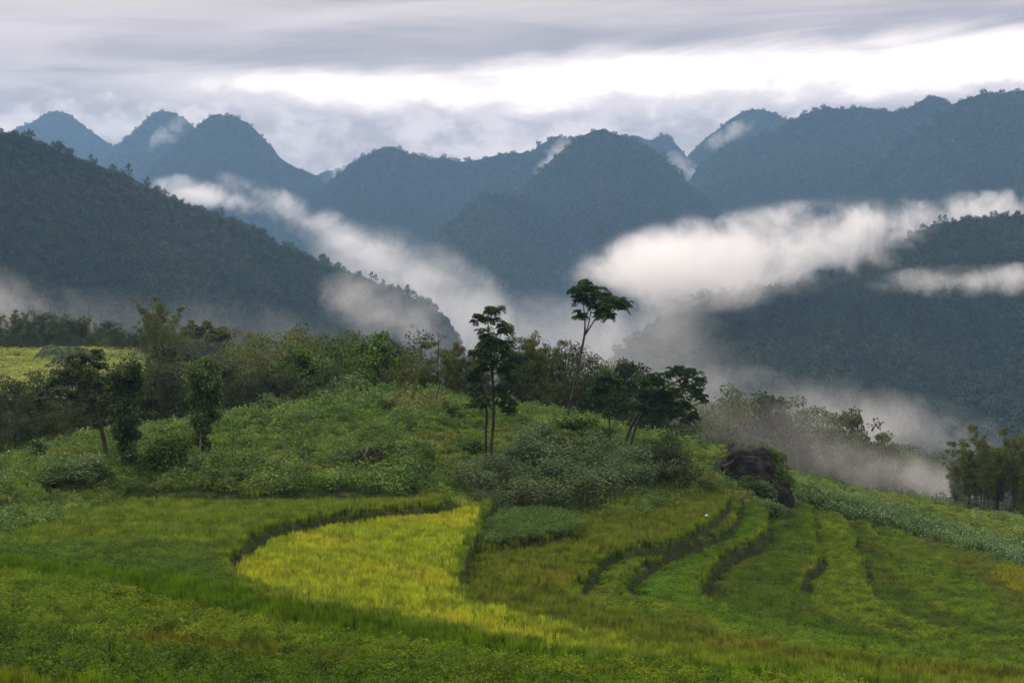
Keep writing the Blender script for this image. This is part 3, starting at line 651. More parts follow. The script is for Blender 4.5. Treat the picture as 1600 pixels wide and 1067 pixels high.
# --- hero trees: trunks and leaf sprays set out from the photograph at their own distance
def hero(name, D, base, trunks, clumps, label, r_=.95, nfr=9, mat=None, ll=.23, seed=0, depth=1.0, group=None, cloud=False, bark=None):
    """trunks: lists of (px,py,radius,depth offset) in photo columns/rows; clumps: (px,py,radius px)"""
    rng = np.random.default_rng(seed); x0 = wx(base, D); z0 = gz(x0, D)-.1
    root = bpy.data.objects.new(name, None); C.objects.link(root); root.location = (x0, D, z0); tag(root, label, 'tree', group)
    def loc(px, py, dy=0): return np.array([wx(px, D)*(D+dy)/D-x0, dy, wz(py, D)*(D+dy)/D-z0])
    bt, bc = MB(), MB(); nodes = []
    for tr in trunks:
        P = np.array([loc(p[0], p[1], p[3] if len(p) > 3 else 0) for p in tr]); rad = [p[2] for p in tr]
        if tr[0][1] > 9000: P[0, 2] = -.3
        Ps = smooth_line(np.c_[P, rad], 2); bt.tube(Ps[:, :3], Ps[:, 3], 7); nodes += list(Ps[len(Ps)//3:, :3])
    nodes = np.array(nodes)
    for c in clumps:
        cc = loc(c[0], c[1], rng.uniform(-depth, depth)); r = c[2]/FPX*D
        low = nodes[nodes[:, 2] < cc[2]+.2]; low = low if len(low) else nodes
        j = low[np.argmin(((low-cc)**2).sum(1))]
        bt.tube(limb(rng, j, cc, 5, .05), np.linspace(.045, .018, 5), 5)
        ns = max(4, int(8*(r/.8)))
        for q in range(ns):
            v = rng.normal(size=3); v /= np.linalg.norm(v); p = cc+v*r*np.array([.75, .75, .8])*rng.uniform(.35, 1)
            bt.tube([j*.15+cc*.85, p], [.018, .009], 4)
            if cloud: leaf_cloud(bc, rng, p, r*.75, 110, ll, flat=.8, shell=.15)
            else: frond_spray(bc, rng, p, min(r_, r*.8)*rng.uniform(.65, 1.15), max(4, nfr-3), 7, ll)
    link('trunk', bt.mesh('trunk', bark or m_bark, True), root); link('crown', bc.mesh('crown', mat or m_hero), root)
    return root
hero('slender_tree', 97, 765, [[(765, 9999, .14), (768, 690, .12), (772, 650, .11), (770, 600, .10), (768, 560, .07), (762, 500, .03)],
      [(762, 9999, .10, .5), (758, 680, .09, .5), (762, 640, .08, .3), (752, 600, .06, -.3), (748, 575, .03)], [(768, 640, .06), (782, 615, .05), (790, 600, .03)],
      [(769, 570, .06), (778, 535, .04), (786, 515, .02)]],
     [(768, 492, 22), (752, 497, 13), (790, 510, 15), (755, 527, 20), (780, 533, 20), (745, 545, 14), (795, 548, 14), (768, 552, 24), (752, 570, 15), (790, 572, 16), (808, 560, 12), (740, 585, 14), (742, 622, 17), (755, 628, 14), (790, 622, 17), (782, 610, 14), (796, 636, 12), (740, 606, 12), (800, 590, 12)],
     'tall dark tree with feathery crown on the knoll, left of the tallest slender one', seed=1)
hero('slender_tree', 110, 884, [[(884, 9999, .11), (888, 640, .10), (898, 600, .095), (906, 560, .09), (914, 522, .085), (914, 500, .05), (911, 470, .03)], [(914, 524, .06), (922, 500, .045, .3), (924, 470, .03, .5)],
      [(914, 524, .06), (928, 502, .05, -.4), (940, 482, .035, -.6)]],
     [(904, 447, 15), (915, 443, 13), (925, 455, 15), (938, 457, 15), (948, 466, 17), (962, 472, 16), (973, 474, 12), (950, 482, 17), (936, 476, 15), (908, 466, 12), (906, 491, 12), (898, 452, 9), (941, 490, 14), (925, 470, 11)],
     'tallest slender tree with bare leaning trunk and flat feathery crown', seed=2)
hero('slender_tree', 106, 954, [[(954, 9999, .07), (953, 665, .065), (950, 640, .06), (948, 612, .05), (952, 598, .03)], [(952, 655, .04), (962, 632, .03), (966, 618, .02)]],
     [(935, 590, 12), (948, 585, 13), (960, 592, 12), (930, 606, 13), (944, 606, 13), (925, 615, 10), (970, 612, 13), (962, 622, 11), (975, 632, 12), (968, 640, 10)],
     'small thin tree with hanging dark leaves left of the leaning pair of trunks', seed=3)
hero('leaning_tree', 108, 975, [[(972, 9999, .12), (985, 665, .11), (1002, 640, .10), (1022, 615, .09), (1048, 600, .07), (1065, 592, .04)], [(982, 9999, .11, .4), (992, 668, .10, .4), (1006, 640, .09, .5), (1022, 622, .07, .6), (1030, 600, .04, .6)],
      [(1006, 636, .05), (1040, 640, .04), (1060, 645, .03)]],
     [(1002, 588, 12), (1010, 596, 15), (1022, 586, 13), (1034, 595, 13), (1052, 582, 15), (1066, 578, 14), (1080, 580, 13), (1092, 590, 13), (1088, 604, 13), (1072, 598, 15), (1100, 622, 11), (1090, 616, 11), (1062, 612, 15), (1048, 616, 15), (1036, 620, 15), (1020, 618, 14), (1008, 612, 13), (1070, 630, 14), (1080, 650, 12), (1066, 646, 13), (1050, 640, 14), (1034, 642, 14), (1024, 656, 12), (1000, 634, 12), (1012, 640, 10)],
     'dark tree with two leaning trunks and wide crown at the right end of the knoll', seed=4, ll=.2)
hero('leaning_tree', 95, 168, [[(170, 9999, .17), (163, 690, .15), (155, 655, .13), (148, 635, .12), (135, 612, .10), (118, 598, .06)], [(150, 642, .08), (156, 610, .06, .5), (152, 575, .03, .6)], [(140, 618, .06), (132, 590, .05), (125, 570, .03)]],
     [(152, 552, 13), (143, 562, 13), (130, 560, 13), (118, 570, 14), (103, 578, 13), (90, 588, 14), (108, 592, 14), (124, 585, 14), (140, 580, 15), (156, 572, 13), (80, 600, 11), (95, 606, 12), (165, 625, 13), (150, 622, 13), (175, 640, 12), (140, 640, 10), (158, 660, 10), (178, 660, 10), (68, 612, 10), (60, 625, 9), (115, 612, 12), (168, 590, 14), (150, 598, 15), (132, 604, 14), (176, 604, 12), (112, 560, 9)],
     'leaning dark tree with curved trunk at the left end of the knoll', seed=5, mat=m_mid2, r_=.7, ll=.2, depth=1.6)
hero('spreading_tree', 205, 335, [[(345, 9999, .25), (342, 590, .2), (335, 560, .16), (322, 535, .08)], [(340, 575, .12), (350, 550, .1), (357, 528, .06)], [(338, 570, .1), (318, 548, .08), (302, 530, .05)]],
     [(300, 508, 9), (312, 514, 9), (323, 508, 9), (335, 516, 10), (348, 516, 10), (357, 524, 8), (290, 516, 8), (310, 524, 9), (328, 526, 10), (344, 528, 9)],
     'far umbrella-shaped tree left of centre, under the forested hill', seed=6, mat=m_broad, r_=1.3, ll=.4, depth=2, nfr=7)
hero('ivy_tree', 93, 322, [[(312, 9999, .06), (312, 700, .055), (316, 660, .05), (320, 620, .05), (322, 580, .03)]],
     [(318, 565, 14), (330, 572, 14), (306, 578, 15), (322, 588, 17), (336, 596, 15), (308, 600, 16), (325, 612, 17), (306, 624, 14), (338, 622, 13), (318, 636, 15), (332, 648, 13), (308, 652, 13), (318, 668, 11), (310, 686, 9), (320, 696, 8)],
     'tall narrow tree wrapped in leaves above the grassy knoll, right of the leaning one', seed=7, mat=m_mid, cloud=True, ll=.22, bark=m_pale)
hero('ivy_tree', 92, 196, [[(198, 9999, .12), (196, 680, .11), (195, 620, .09), (200, 585, .05)]],
     [(205, 578, 14), (190, 590, 15), (210, 598, 13), (196, 610, 16), (206, 628, 15), (190, 636, 14), (208, 650, 13), (196, 660, 14), (188, 676, 12), (204, 680, 13), (196, 696, 13), (204, 708, 11)],
     'dark column of ivy and leaves beside the leaning tree at left', seed=8, mat=m_mid2, cloud=True, ll=.24, depth=.5)

# bare poles and dead wood
def pole(px, D, top, rad, label, tips=0, name='bare_pole', lean=0, seed=0, mat=None):
    rng = np.random.default_rng(seed); x = wx(px, D); z0 = gz(x, D); h = wz(top, D)-z0
    b = MB(); P = limb(rng, (0, 0, -.3), (lean, 0, h), 9, .008); b.tube(P, np.linspace(rad, rad*.35, 9), 6)
    if not tips: return link(name, b.mesh(name, mat or m_bark, True), None, label, 'pole', None, None, (x, D, z0))
    root = bpy.data.objects.new(name, None); C.objects.link(root); root.location = (x, D, z0); tag(root, label, 'sapling')
    if tips:
        bc = MB(); bb = b
        for k in range(tips):
            a = rng.uniform(0, 6.28); z = h*rng.uniform(.45, .98); j = np.array([np.interp(z, P[:, 2], P[:, q]) for q in range(3)]); L = rng.uniform(.3, .9)
            q = j+np.array([math.cos(a)*L, math.sin(a)*L, L*rng.uniform(.3, 1.1)]); bb.tube([j, (j+q)/2+[0, 0, .08], q], [.02, .012, .005], 4); leaf_cloud(bc, rng, q, .22, 16, .17, ratio=.25, shell=.1)
        link('stem', b.mesh('stem', mat or m_bark), root); link('leaves', bc.mesh('leaves', m_bamb), root)
pole(364, 93, 655, .05, 'thin dark bare pole standing on the left slope of the knoll')
pole(684, 110, 518, .055, 'very thin tall sapling with few twigs left of the dark feathery tree', 9, 'thin_sapling', seed=3)
pole(667, 128, 512, .04, 'arching thin bamboo stem over the thicket, left of the very thin sapling', 8, 'thin_sapling', lean=-.8, seed=4, mat=m_culm)
pole(706, 112, 625, .03, 'short thin stick in the weeds right of the very thin sapling', 0)
pole(787, 97, 612, .035, 'thin pale stem just right of the dark feathery tree', 0, mat=m_pale)
pole(712, 108, 655, .03, 'slim sapling with a few leaves on the knoll, beside a short stick', 5, 'thin_sapling', seed=5)
pole(296, 225, 492, .08, 'bare dead stem rising from the far bamboo at left', 5, 'thin_sapling', seed=6)
for i, (px, tp_) in enumerate(((53, 478), (78, 475), (103, 472), (139, 470), (158, 486))):
    pole(px, 278, tp_, .07, f'thin bare stem above the far left tree row, {ORD[i]} of five from the left', 4, 'thin_sapling', seed=20+i)
for i, (px, tp_, D_) in enumerate(((1238, 628, 190), (1290, 640, 200), (1318, 642, 210))):
    pole(px, D_, tp_, .06, f'thin stem in the mist above the right tree row, {ORD[i]} of three', 4, 'thin_sapling', seed=30+i)
# brush pile with leaning dead logs
bx_, by_ = wx(566, 93), 93; bz_ = gz(bx_, by_)
def log(name, pts, rad, label, mat):
    b = MB(); P = smooth_line(pts, 2); b.tube(P, np.linspace(rad, rad*.6, len(P)), 8)
    for q in (0, -1):
        pass
    o = link(name, b.mesh(name, mat, True), None, label, 'log', None, None, (bx_, by_, bz_)); return o
log('dead_log', [(-.25, -.3, -.1), (.05, -.1, .75), (.35, .1, 1.35), (.45, .1, 1.75)], .10, 'pale dead log standing askew against the brown brush heap', m_pale)
log('dead_branch', [(-1.3, 0, .9), (-.4, .1, 1.4), (.4, .2, 1.9), (1.0, .2, 2.3)], .035, 'thin dead branch lying across the brush heap', m_bark)
m_brush = leaf_mat('brush_leaf', (.030, .022, .014), (.055, .040, .024), None, scale=.8, inst=False)
rngb = np.random.default_rng(5); b = MB(); leaf_cloud(b, rngb, (.5, .4, .3), 1.2, 1500, .3, flat=.8, ratio=.18, shell=.4)
for k in range(40):
    a = rngb.uniform(0, 6.28); p_ = np.array([.5+math.cos(a)*.8, .4+math.sin(a)*.8, .2]); b.tube([p_, p_+rngb.normal(size=3)*.6+[0, 0, .5]], [.03, .01], 4)
link('brush_heap', b.mesh('brush_heap', m_brush), None, 'round heap of dark brown brush on the slope of the knoll', 'brush', None, None, (bx_, by_, bz_))

# --- shrubs and cassava on the knoll
cas = [(722, 93.0), (745, 92.0), (768, 92.6), (792, 92.0), (815, 92.8), (838, 92.2), (860, 93.0), (882, 92.4), (905, 93.2), (928, 93.2), (735, 94.8), (760, 95.2), (785, 94.8), (810, 95.2), (834, 95), (858, 95.6), (882, 95.4), (906, 96), (930, 96), (952, 95.6),
       (972, 97), (990, 98.5), (870, 98), (900, 98.6), (925, 99), (950, 99.4), (975, 100.4), (1000, 101), (1012, 99)]
for i, (px, D_) in enumerate(cas):
    place(f'cass{i%3+1}', px, D_, 0, 'grey-green cassava plant in the dense thicket at the foot of the knoll', 'cassava plants in the thicket', hgt=2.3+.35*math.sin(i*1.7)+(.2 if px > 850 else 0))
for i, (px, D_) in enumerate(((700+50, 90.9), (768, 90.6), (788, 90.7))):
    place('cass2', px, D_, 0, f'low pale cassava plant in front of the thicket, {ORD[i]} of three from left', 'low cassava plants in front', hgt=1.3)
SH = [('shrubBl', 850, 99, 2.6, 1.5, 'large grey-green shrub above the cassava thicket, right of the feathery tree trunk'), ('shrubBl', 838, 103, 2.4, 1.4, 'rounded blue-green shrub behind the large grey-green one on the knoll'),
      ('shrubG', 905, 109, 2.6, 1.8, 'bright green bush on the crest right of the tallest slender tree'), ('shrubG', 928, 108, 2.2, 1.6, 'bright green bush at the foot of the small thin tree'),
      ('shrubA', 880, 104, 2.0, 1.3, 'mid green shrub at the foot of the tallest slender tree'), ('shrubBl', 940, 103, 2.4, 1.4, 'blue-green shrub above the right part of the cassava thicket'),
      ('shrubA', 1000, 105, 1.9, 1.3, 'green shrub at the foot of the two leaning trunks'), ('shrubD', 1035, 104, 2.5, 1.4, 'dark green shrub right of the cassava thicket'),
      ('shrubD', 1052, 101, 2.2, 1.4, 'dark bluish shrub at the right foot of the knoll'), ('shrubA', 1040, 109, 2.1, 1.2, 'green bush on the skyline at the right end of the knoll'),
      ('shrubA', 1060, 107, 1.8, 1.2, 'light green bush right of the dark shrub at the knoll end'), ('shrubG', 262, 92, 3.0, 1.1, 'bright green leafy bush between the two narrow trees at left'),
      ('shrubBl', 120, 88, 1.6, 1.9, 'dome-shaped shrub at the left foot of the leaning tree'), ('shrubA', 90, 87, 1.3, 1.9, 'low green shrub at the far left end of the knoll'), ('shrubA', 145, 89, 1.5, 1.6, 'shrub under the curved trunk of the leaning tree'),
      ('shrubA', 230, 92, 1.4, 1.4, 'low shrub left of the bright green leafy bush'), ('shrubBl', 380, 90, 1.1, 1.6, 'low grey-green shrub at the foot of the bare pole'),
      ('shrubD', 608, 108, 1.1, .8, 'small dark bush in the light weeds near the withered corn'), ('shrubD', 705, 108, 1.3, .9, 'small dark bush right of the withered corn'), ('shrubBl', 552, 118, 2.4, 1.5, 'blue-green bush on the skyline of the knoll, left of centre'),
      ('shrubA', 500, 117, 1.8, 1.5, 'green bush on the left skyline of the knoll'), ('shrubBl', 430, 112, 1.6, 1.4, 'grey-green bush at the left rim of the knoll'), ('shrubA', 400, 106, 1.3, 1.5, 'low pale shrub on the left rim of the knoll'),
      ('shrubG', 700, 117, 1.1, 1.8, 'bright low bush on the crest beside the very thin sapling'), ('shrubA', 740, 100, 1.3, 1.4, 'low shrub at the left foot of the dark feathery tree'), ('shrubBl', 800, 100, 1.5, 1.3, 'shrub at the right foot of the dark feathery tree'),
      ('shrubA', 660, 95, 1.0, 1.6, 'low bush in the middle of the grassy slope'), ('shrubG', 620, 99, .9, 1.7, 'light green low bush above the brown brush heap'), ('shrubA', 480, 96, .9, 1.7, 'low bush on the slope left of the brown brush heap'),
      ('shrubBl', 1190, 111.5, 1.9, 1.4, 'grey-green bush in front of the boulder'), ('shrubA', 1165, 111, 1.5, 1.4, 'light green bush left in front of the boulder'), ('shrubA', 1110, 112, 1.1, 1.6, 'low yellow-green bush between knoll and boulder'),
      ('shrubBl', 1205, 107.5, 1.6, 1.4, 'grey-green shrub at the head of the green terraces'), ('shrubA', 1100, 104, 1.2, 1.4, 'tufted bush on the grassy slope right of the knoll'), ('shrubA', 1235, 108, 1.0, 1.8, 'low scrub right of the terrace head')]
for key, px, D_, hgt, wide, lab in SH: place(key, px, D_, 0, lab, 'shrubs on and around the knoll', wide=wide, hgt=hgt)

# --- grove behind the knoll
GR = [  # key, px, D, top row, width factor
 ('dark1', -60, 112, 640, 1.1), ('dark2', -20, 110, 618, 1.1), ('dark1', 22, 116, 600, 1.1), ('dark2', 60, 112, 618, 1.1), ('dark1', 100, 122, 585, 1.1), ('dark2', 30, 104, 655, 1.3), ('dark1', 75, 106, 650, 1.2), ('dark2', 120, 110, 640, 1.2), ('dark1', -20, 101, 680, 1.3),
 ('dark2', 60, 100, 690, 1.2), ('dark1', 150, 118, 590, 1.1), ('dark2', 190, 120, 572, 1.1), ('dark1', 235, 118, 580, 1.2), ('dark2', 275, 126, 570, 1.1), ('dark1', 300, 122, 600, 1.1), ('broad3', 265, 140, 552, 1.1),
 ('broad3', 345, 128, 575, 1.1), ('dark1', 370, 122, 600, 1.1), ('broad1', 390, 138, 560, 1.1), ('dark2', 415, 126, 585, 1.1), ('broad2', 440, 140, 548, 1.2), ('dark1', 455, 128, 590, 1.1), ('bright1', 485, 136, 552, 1.4)]
for i, (key, px, D_, tp_, wd_) in enumerate(GR):
    a_, b_ = ('beyond the leaning tree' if px < 160 else 'behind the narrow leafy trees' if px < 330 else 'behind the bare pole'), px
    seq = [g for g in GR if (g[1] < 160) == (px < 160) and (160 <= g[1] < 330) == (160 <= px < 330)]
    seq.sort(key=lambda g: g[1]*1000+g[2]); n_i = seq.index(GR[i])
    place(key, px, D_, tp_, f'dark leafy tree in the thicket {a_}, {ORD[n_i]} from left', 'trees of the dark thicket at left', wide=wd_)
G2 = [('layer1', 505, 150, 535, 'tree with a flat layered crown in the grove, left of the bright leafy one'), ('broad2', 525, 132, 570, 'leafy tree low in the grove behind the blue-green bush'), ('layer1', 548, 142, 538, 'wide-crowned tree just left of the bright leafy one'),
      ('bright1', 583, 128, 528, 'bright green leafy tree standing upright in the middle of the grove'), ('dark2', 612, 134, 590, 'dark low tree right of the bright green leafy one'), ('dark1', 618, 150, 548, 'dark tree framing a gap of mist in the grove'),
      ('bamb2', 645, 132, 530, 'bamboo clump with nodding tips left of the very thin sapling'), ('bamb1', 668, 128, 560, 'low bamboo clump behind the very thin sapling'), ('bamb3', 705, 126, 533, 'rounded yellow-green bamboo clump right of the very thin sapling'),
      ('bamb1', 735, 128, 545, 'bamboo clump just left of the dark feathery tree'), ('bamb2', 778, 130, 520, 'bamboo clump straight behind the dark feathery tree'), ('bamb1', 815, 128, 508, 'tallest bamboo clump of the grove, right of the dark feathery tree'),
      ('bamb3', 842, 127, 530, 'bamboo clump on the right of the tallest one'), ('dark1', 800, 124, 580, 'dark tree low behind the dark feathery tree'), ('dark2', 862, 130, 552, 'dark tree at the right end of the tall bamboo'),
      ('dark1', 890, 134, 560, 'dark round tree behind the leaning bare trunk'), ('dark2', 870, 122, 600, 'low dark tree below the tall bamboo'), ('dark1', 915, 128, 595, 'low dark tree right of the leaning bare trunk'),
      ('broad3', 985, 128, 572, 'broad dark tree behind the small thin tree'), ('broad1', 962, 134, 582, 'leafy tree behind the small thin tree, to its left'), ('dark2', 1015, 130, 600, 'dark tree behind the two leaning trunks'), ('dark1', 950, 126, 625, 'low dark tree below the leafy one behind the small thin tree'),
      ('broad1', 1045, 138, 610, 'dim tree behind the wide crown of the leaning tree'), ('dark2', 985, 123, 640, 'low dark tree between the leaning trunks and the small thin tree'),
      ('bamb1', 245, 235, 462, 'tall pale bamboo clump behind the far field at left'), ('bamb2', 268, 228, 478, 'second tall bamboo clump, right of the pale one by the far field'), ('bamb3', 228, 245, 500, 'lower bamboo clump at the left foot of the tall pale one'),
      ('broad1', 285, 225, 525, 'tree at the right foot of the tall pale bamboo'), ('palm', 105, 205, 535, 'blue-green palm in front of the far yellow field')]
for key, px, D_, tp_, lab in G2: place(key, px, D_, tp_, lab, 'trees of the grove behind the knoll')
for i, (key, px, D_, tp_) in enumerate([('broad2', 372, 200, 545), ('layer1', 398, 190, 527), ('broad3', 415, 205, 552), ('layer1', 448, 172, 532), ('broad2', 470, 165, 524), ('layer1', 500, 172, 545), ('broad3', 535, 180, 556), ('layer1', 560, 185, 548), ('broad2', 608, 190, 575), ('bright1', 640, 185, 566)]):
    place(key, px, D_, tp_, f'pale hazy tree in the row beyond the grove, {ORD[i]} from the left', 'hazy trees beyond the grove', wide=.85)
for i, (key, px, D_, tp_) in enumerate([('bamb1', -40, 272, 490), ('bamb3', -8, 270, 492), ('bamb1', 25, 268, 484), ('bamb2', 45, 275, 488), ('dark1', 68, 270, 494), ('bamb1', 92, 274, 490), ('dark2', 112, 270, 500), ('bamb3', 132, 272, 492), ('bamb2', 155, 274, 504), ('dark1', 172, 268, 506), ('bamb1', 190, 270, 516), ('dark2', 208, 262, 522)]):
    place(key, px, D_, tp_, f'hazy bamboo or tree in the far left row behind the yellow field, {ORD[i]} from left', 'far tree row at left', wide=1.2)
for i, (px, D_) in enumerate([(-20, 262), (20, 264), (60, 262), (100, 262), (140, 262), (180, 258), (215, 256), (255, 250), (300, 235), (340, 225)]):
    place('dark1' if i % 2 else 'dark2', px, D_, 525, f'low dark tree filling the far left row, {ORD[i]} from left', 'low dark trees of the far row', wide=1.3)
for i, (key, px, D_, tp_, wd_) in enumerate([('broad1', 1085, 170, 640, 1.1), ('broad2', 1108, 178, 640, 1.1), ('broad2', 1138, 172, 618, 1.0), ('broad1', 1165, 182, 640, 1.0), ('broad3', 1205, 172, 626, .95), ('broad2', 1228, 176, 636, 1.0), ('bamb2', 1245, 190, 640, 1.0), ('broad1', 1288, 178, 654, 1.0),
      ('broad3', 1322, 182, 652, .95), ('bamb1', 1350, 190, 676, 1.0), ('broad2', 1378, 186, 688, 1.0), ('broad1', 1408, 190, 708, 1.0), ('layer1', 1450, 180, 716, .9)]):
    place(key, px, D_, tp_, f'misty tree of the row beyond the boulder, {ORD[i]} from the left', 'misty trees beyond the boulder', wide=wd_)
for i, (px, D_, tp_) in enumerate([(1100, 160, 690), (1135, 162, 690), (1175, 164, 690), (1250, 168, 700), (1300, 170, 705), (1345, 172, 715), (1390, 174, 725), (1430, 176, 740)]):
    place('broad3' if i % 2 else 'dark2', px, D_, tp_, f'low misty tree under the row beyond the boulder, {ORD[i]} from the left', 'low misty trees beyond the boulder', wide=1.2)
for i, (px, D_, tp_) in enumerate([(1512, 160, 690), (1532, 158, 664), (1556, 160, 684), (1584, 156, 668), (1612, 158, 680), (1495, 164, 720), (1545, 155, 715), (1600, 154, 710)]):
    place(f'bamb{i%3+1}', px, D_, tp_, (f'tall plumed bamboo clump at the right edge, {ORD[i]} of five from left' if i < 5 else f'lower bamboo clump in front of the tall ones at the right edge, {ORD[i-5]} of three'), 'bamboo at the right edge', wide=1.0)

# --- the boulder
def rock(name, cx, D, w_, h_, d_, label, seed, sink=.5):
    import bmesh
    bm = bmesh.new(); bmesh.ops.create_icosphere(bm, subdivisions=6, radius=1)
    V = np.array([v.co[:] for v in bm.verts]); n1 = fbm(V[:, 0]*1.7+seed, V[:, 1]*1.7+V[:, 2]*1.3, seed, 4)-.5; n2 = fbm(V[:, 0]*5+seed, V[:, 2]*5+V[:, 1]*4, seed+3, 4)-.5
    lay = np.abs(((V[:, 2]*5+V[:, 0]*1.2+n1*3) % 1)-.5)
    s_ = 1+n1*.55+n2*.20+lay*.025
    V = np.sign(V)*np.abs(V)**.85*s_[:, None]*np.array([w_/2, d_/2, h_])
    for v, c in zip(bm.verts, V): v.co = c
    me = bpy.data.meshes.new(name); bm.to_mesh(me); bm.free(); me.materials.append(m_rock)
    for p in me.polygons: p.use_smooth = True
    x = wx(cx, D); return link(name, me, None, label, 'boulder', None, None, (x, D, gz(x, D)-sink+0.0))
m_rock, N = new_mat('rock'); pos = N.n('ShaderNodeNewGeometry').outputs['Position']; a = N.noise(pos, 1.2, 6, .65); b_ = N.noise(pos, 6, 5, .7)
col = N.mix(N.ss(a, .35, .65), (.010, .010, .009), (.034, .032, .029)); col = N.mix(N.ss(b_, .58, .72), col, (.060, .058, .045))
d = N.n('ShaderNodeBsdfPrincipled', ins={'Base Color': col, 'Roughness': .95, 'Specular IOR Level': .08}); bmp = N.n('ShaderNodeBump', ins={'Height': b_, 'Strength': .9, 'Distance': .15}); N.put(d.inputs['Normal'], bmp.outputs[0]); N.n('ShaderNodeOutputMaterial', ins={0: d.outputs[0]})
rock('boulder', 1164, 113.5, 4.6, 2.5, 3.4, 'large dark boulder on the ridge right of the knoll', 3, -.9)
rock('boulder', 1221, 112.5, 1.9, 2.3, 2.2, 'smaller dark rock leaning against the right side of the large boulder', 8, -.5)
o = place('shrubG', 1203, 114.2, 0, 'bushy plant growing on top of the boulder', hgt=2.7, wide=1.0); o.location.z += 2.2
o = place('shrubA', 1222, 113.0, 0, 'trailing plant on the right shoulder of the boulder', hgt=2.2, wide=1.0); o.location.z += 1.4
for px, py_, D_, lab in ((1104, 808, 91.5, 'tiny white bag lying on the dark terrace bank'), (1328, 824, 110.5, 'tiny white bag at the head of the dark furrow')):
    x = wx(px, D_); rngb = np.random.default_rng(px); b = MB(); a_ = np.linspace(0, 2*np.pi, 9)[:-1]
    V = [(0, 0, .13)]+[(r*.55*math.cos(q)*(1+.2*rngb.normal()), r*.55*math.sin(q), z*.6) for r, z in ((.10, .2), (.17, .10), (.15, -.02)) for q in a_]
    F = [(0, 1+i, 1+(i+1) % 8) for i in range(8)]
    for k in range(2):
        for i in range(8): p, q = 1+k*8+i, 1+k*8+(i+1) % 8; F += [(p, p+8, q+8), (p, q+8, q)]
    b.add(V, F); mw = bark_mat('white_plastic', (.6, .6, .62), (.75, .75, .76)) if 'white_plastic' not in bpy.data.materials else bpy.data.materials['white_plastic']
    link('white_bag', b.mesh('white_bag', mw, True), None, lab, 'bag', None, None, (x, D_, gz(x, D_)+.3))

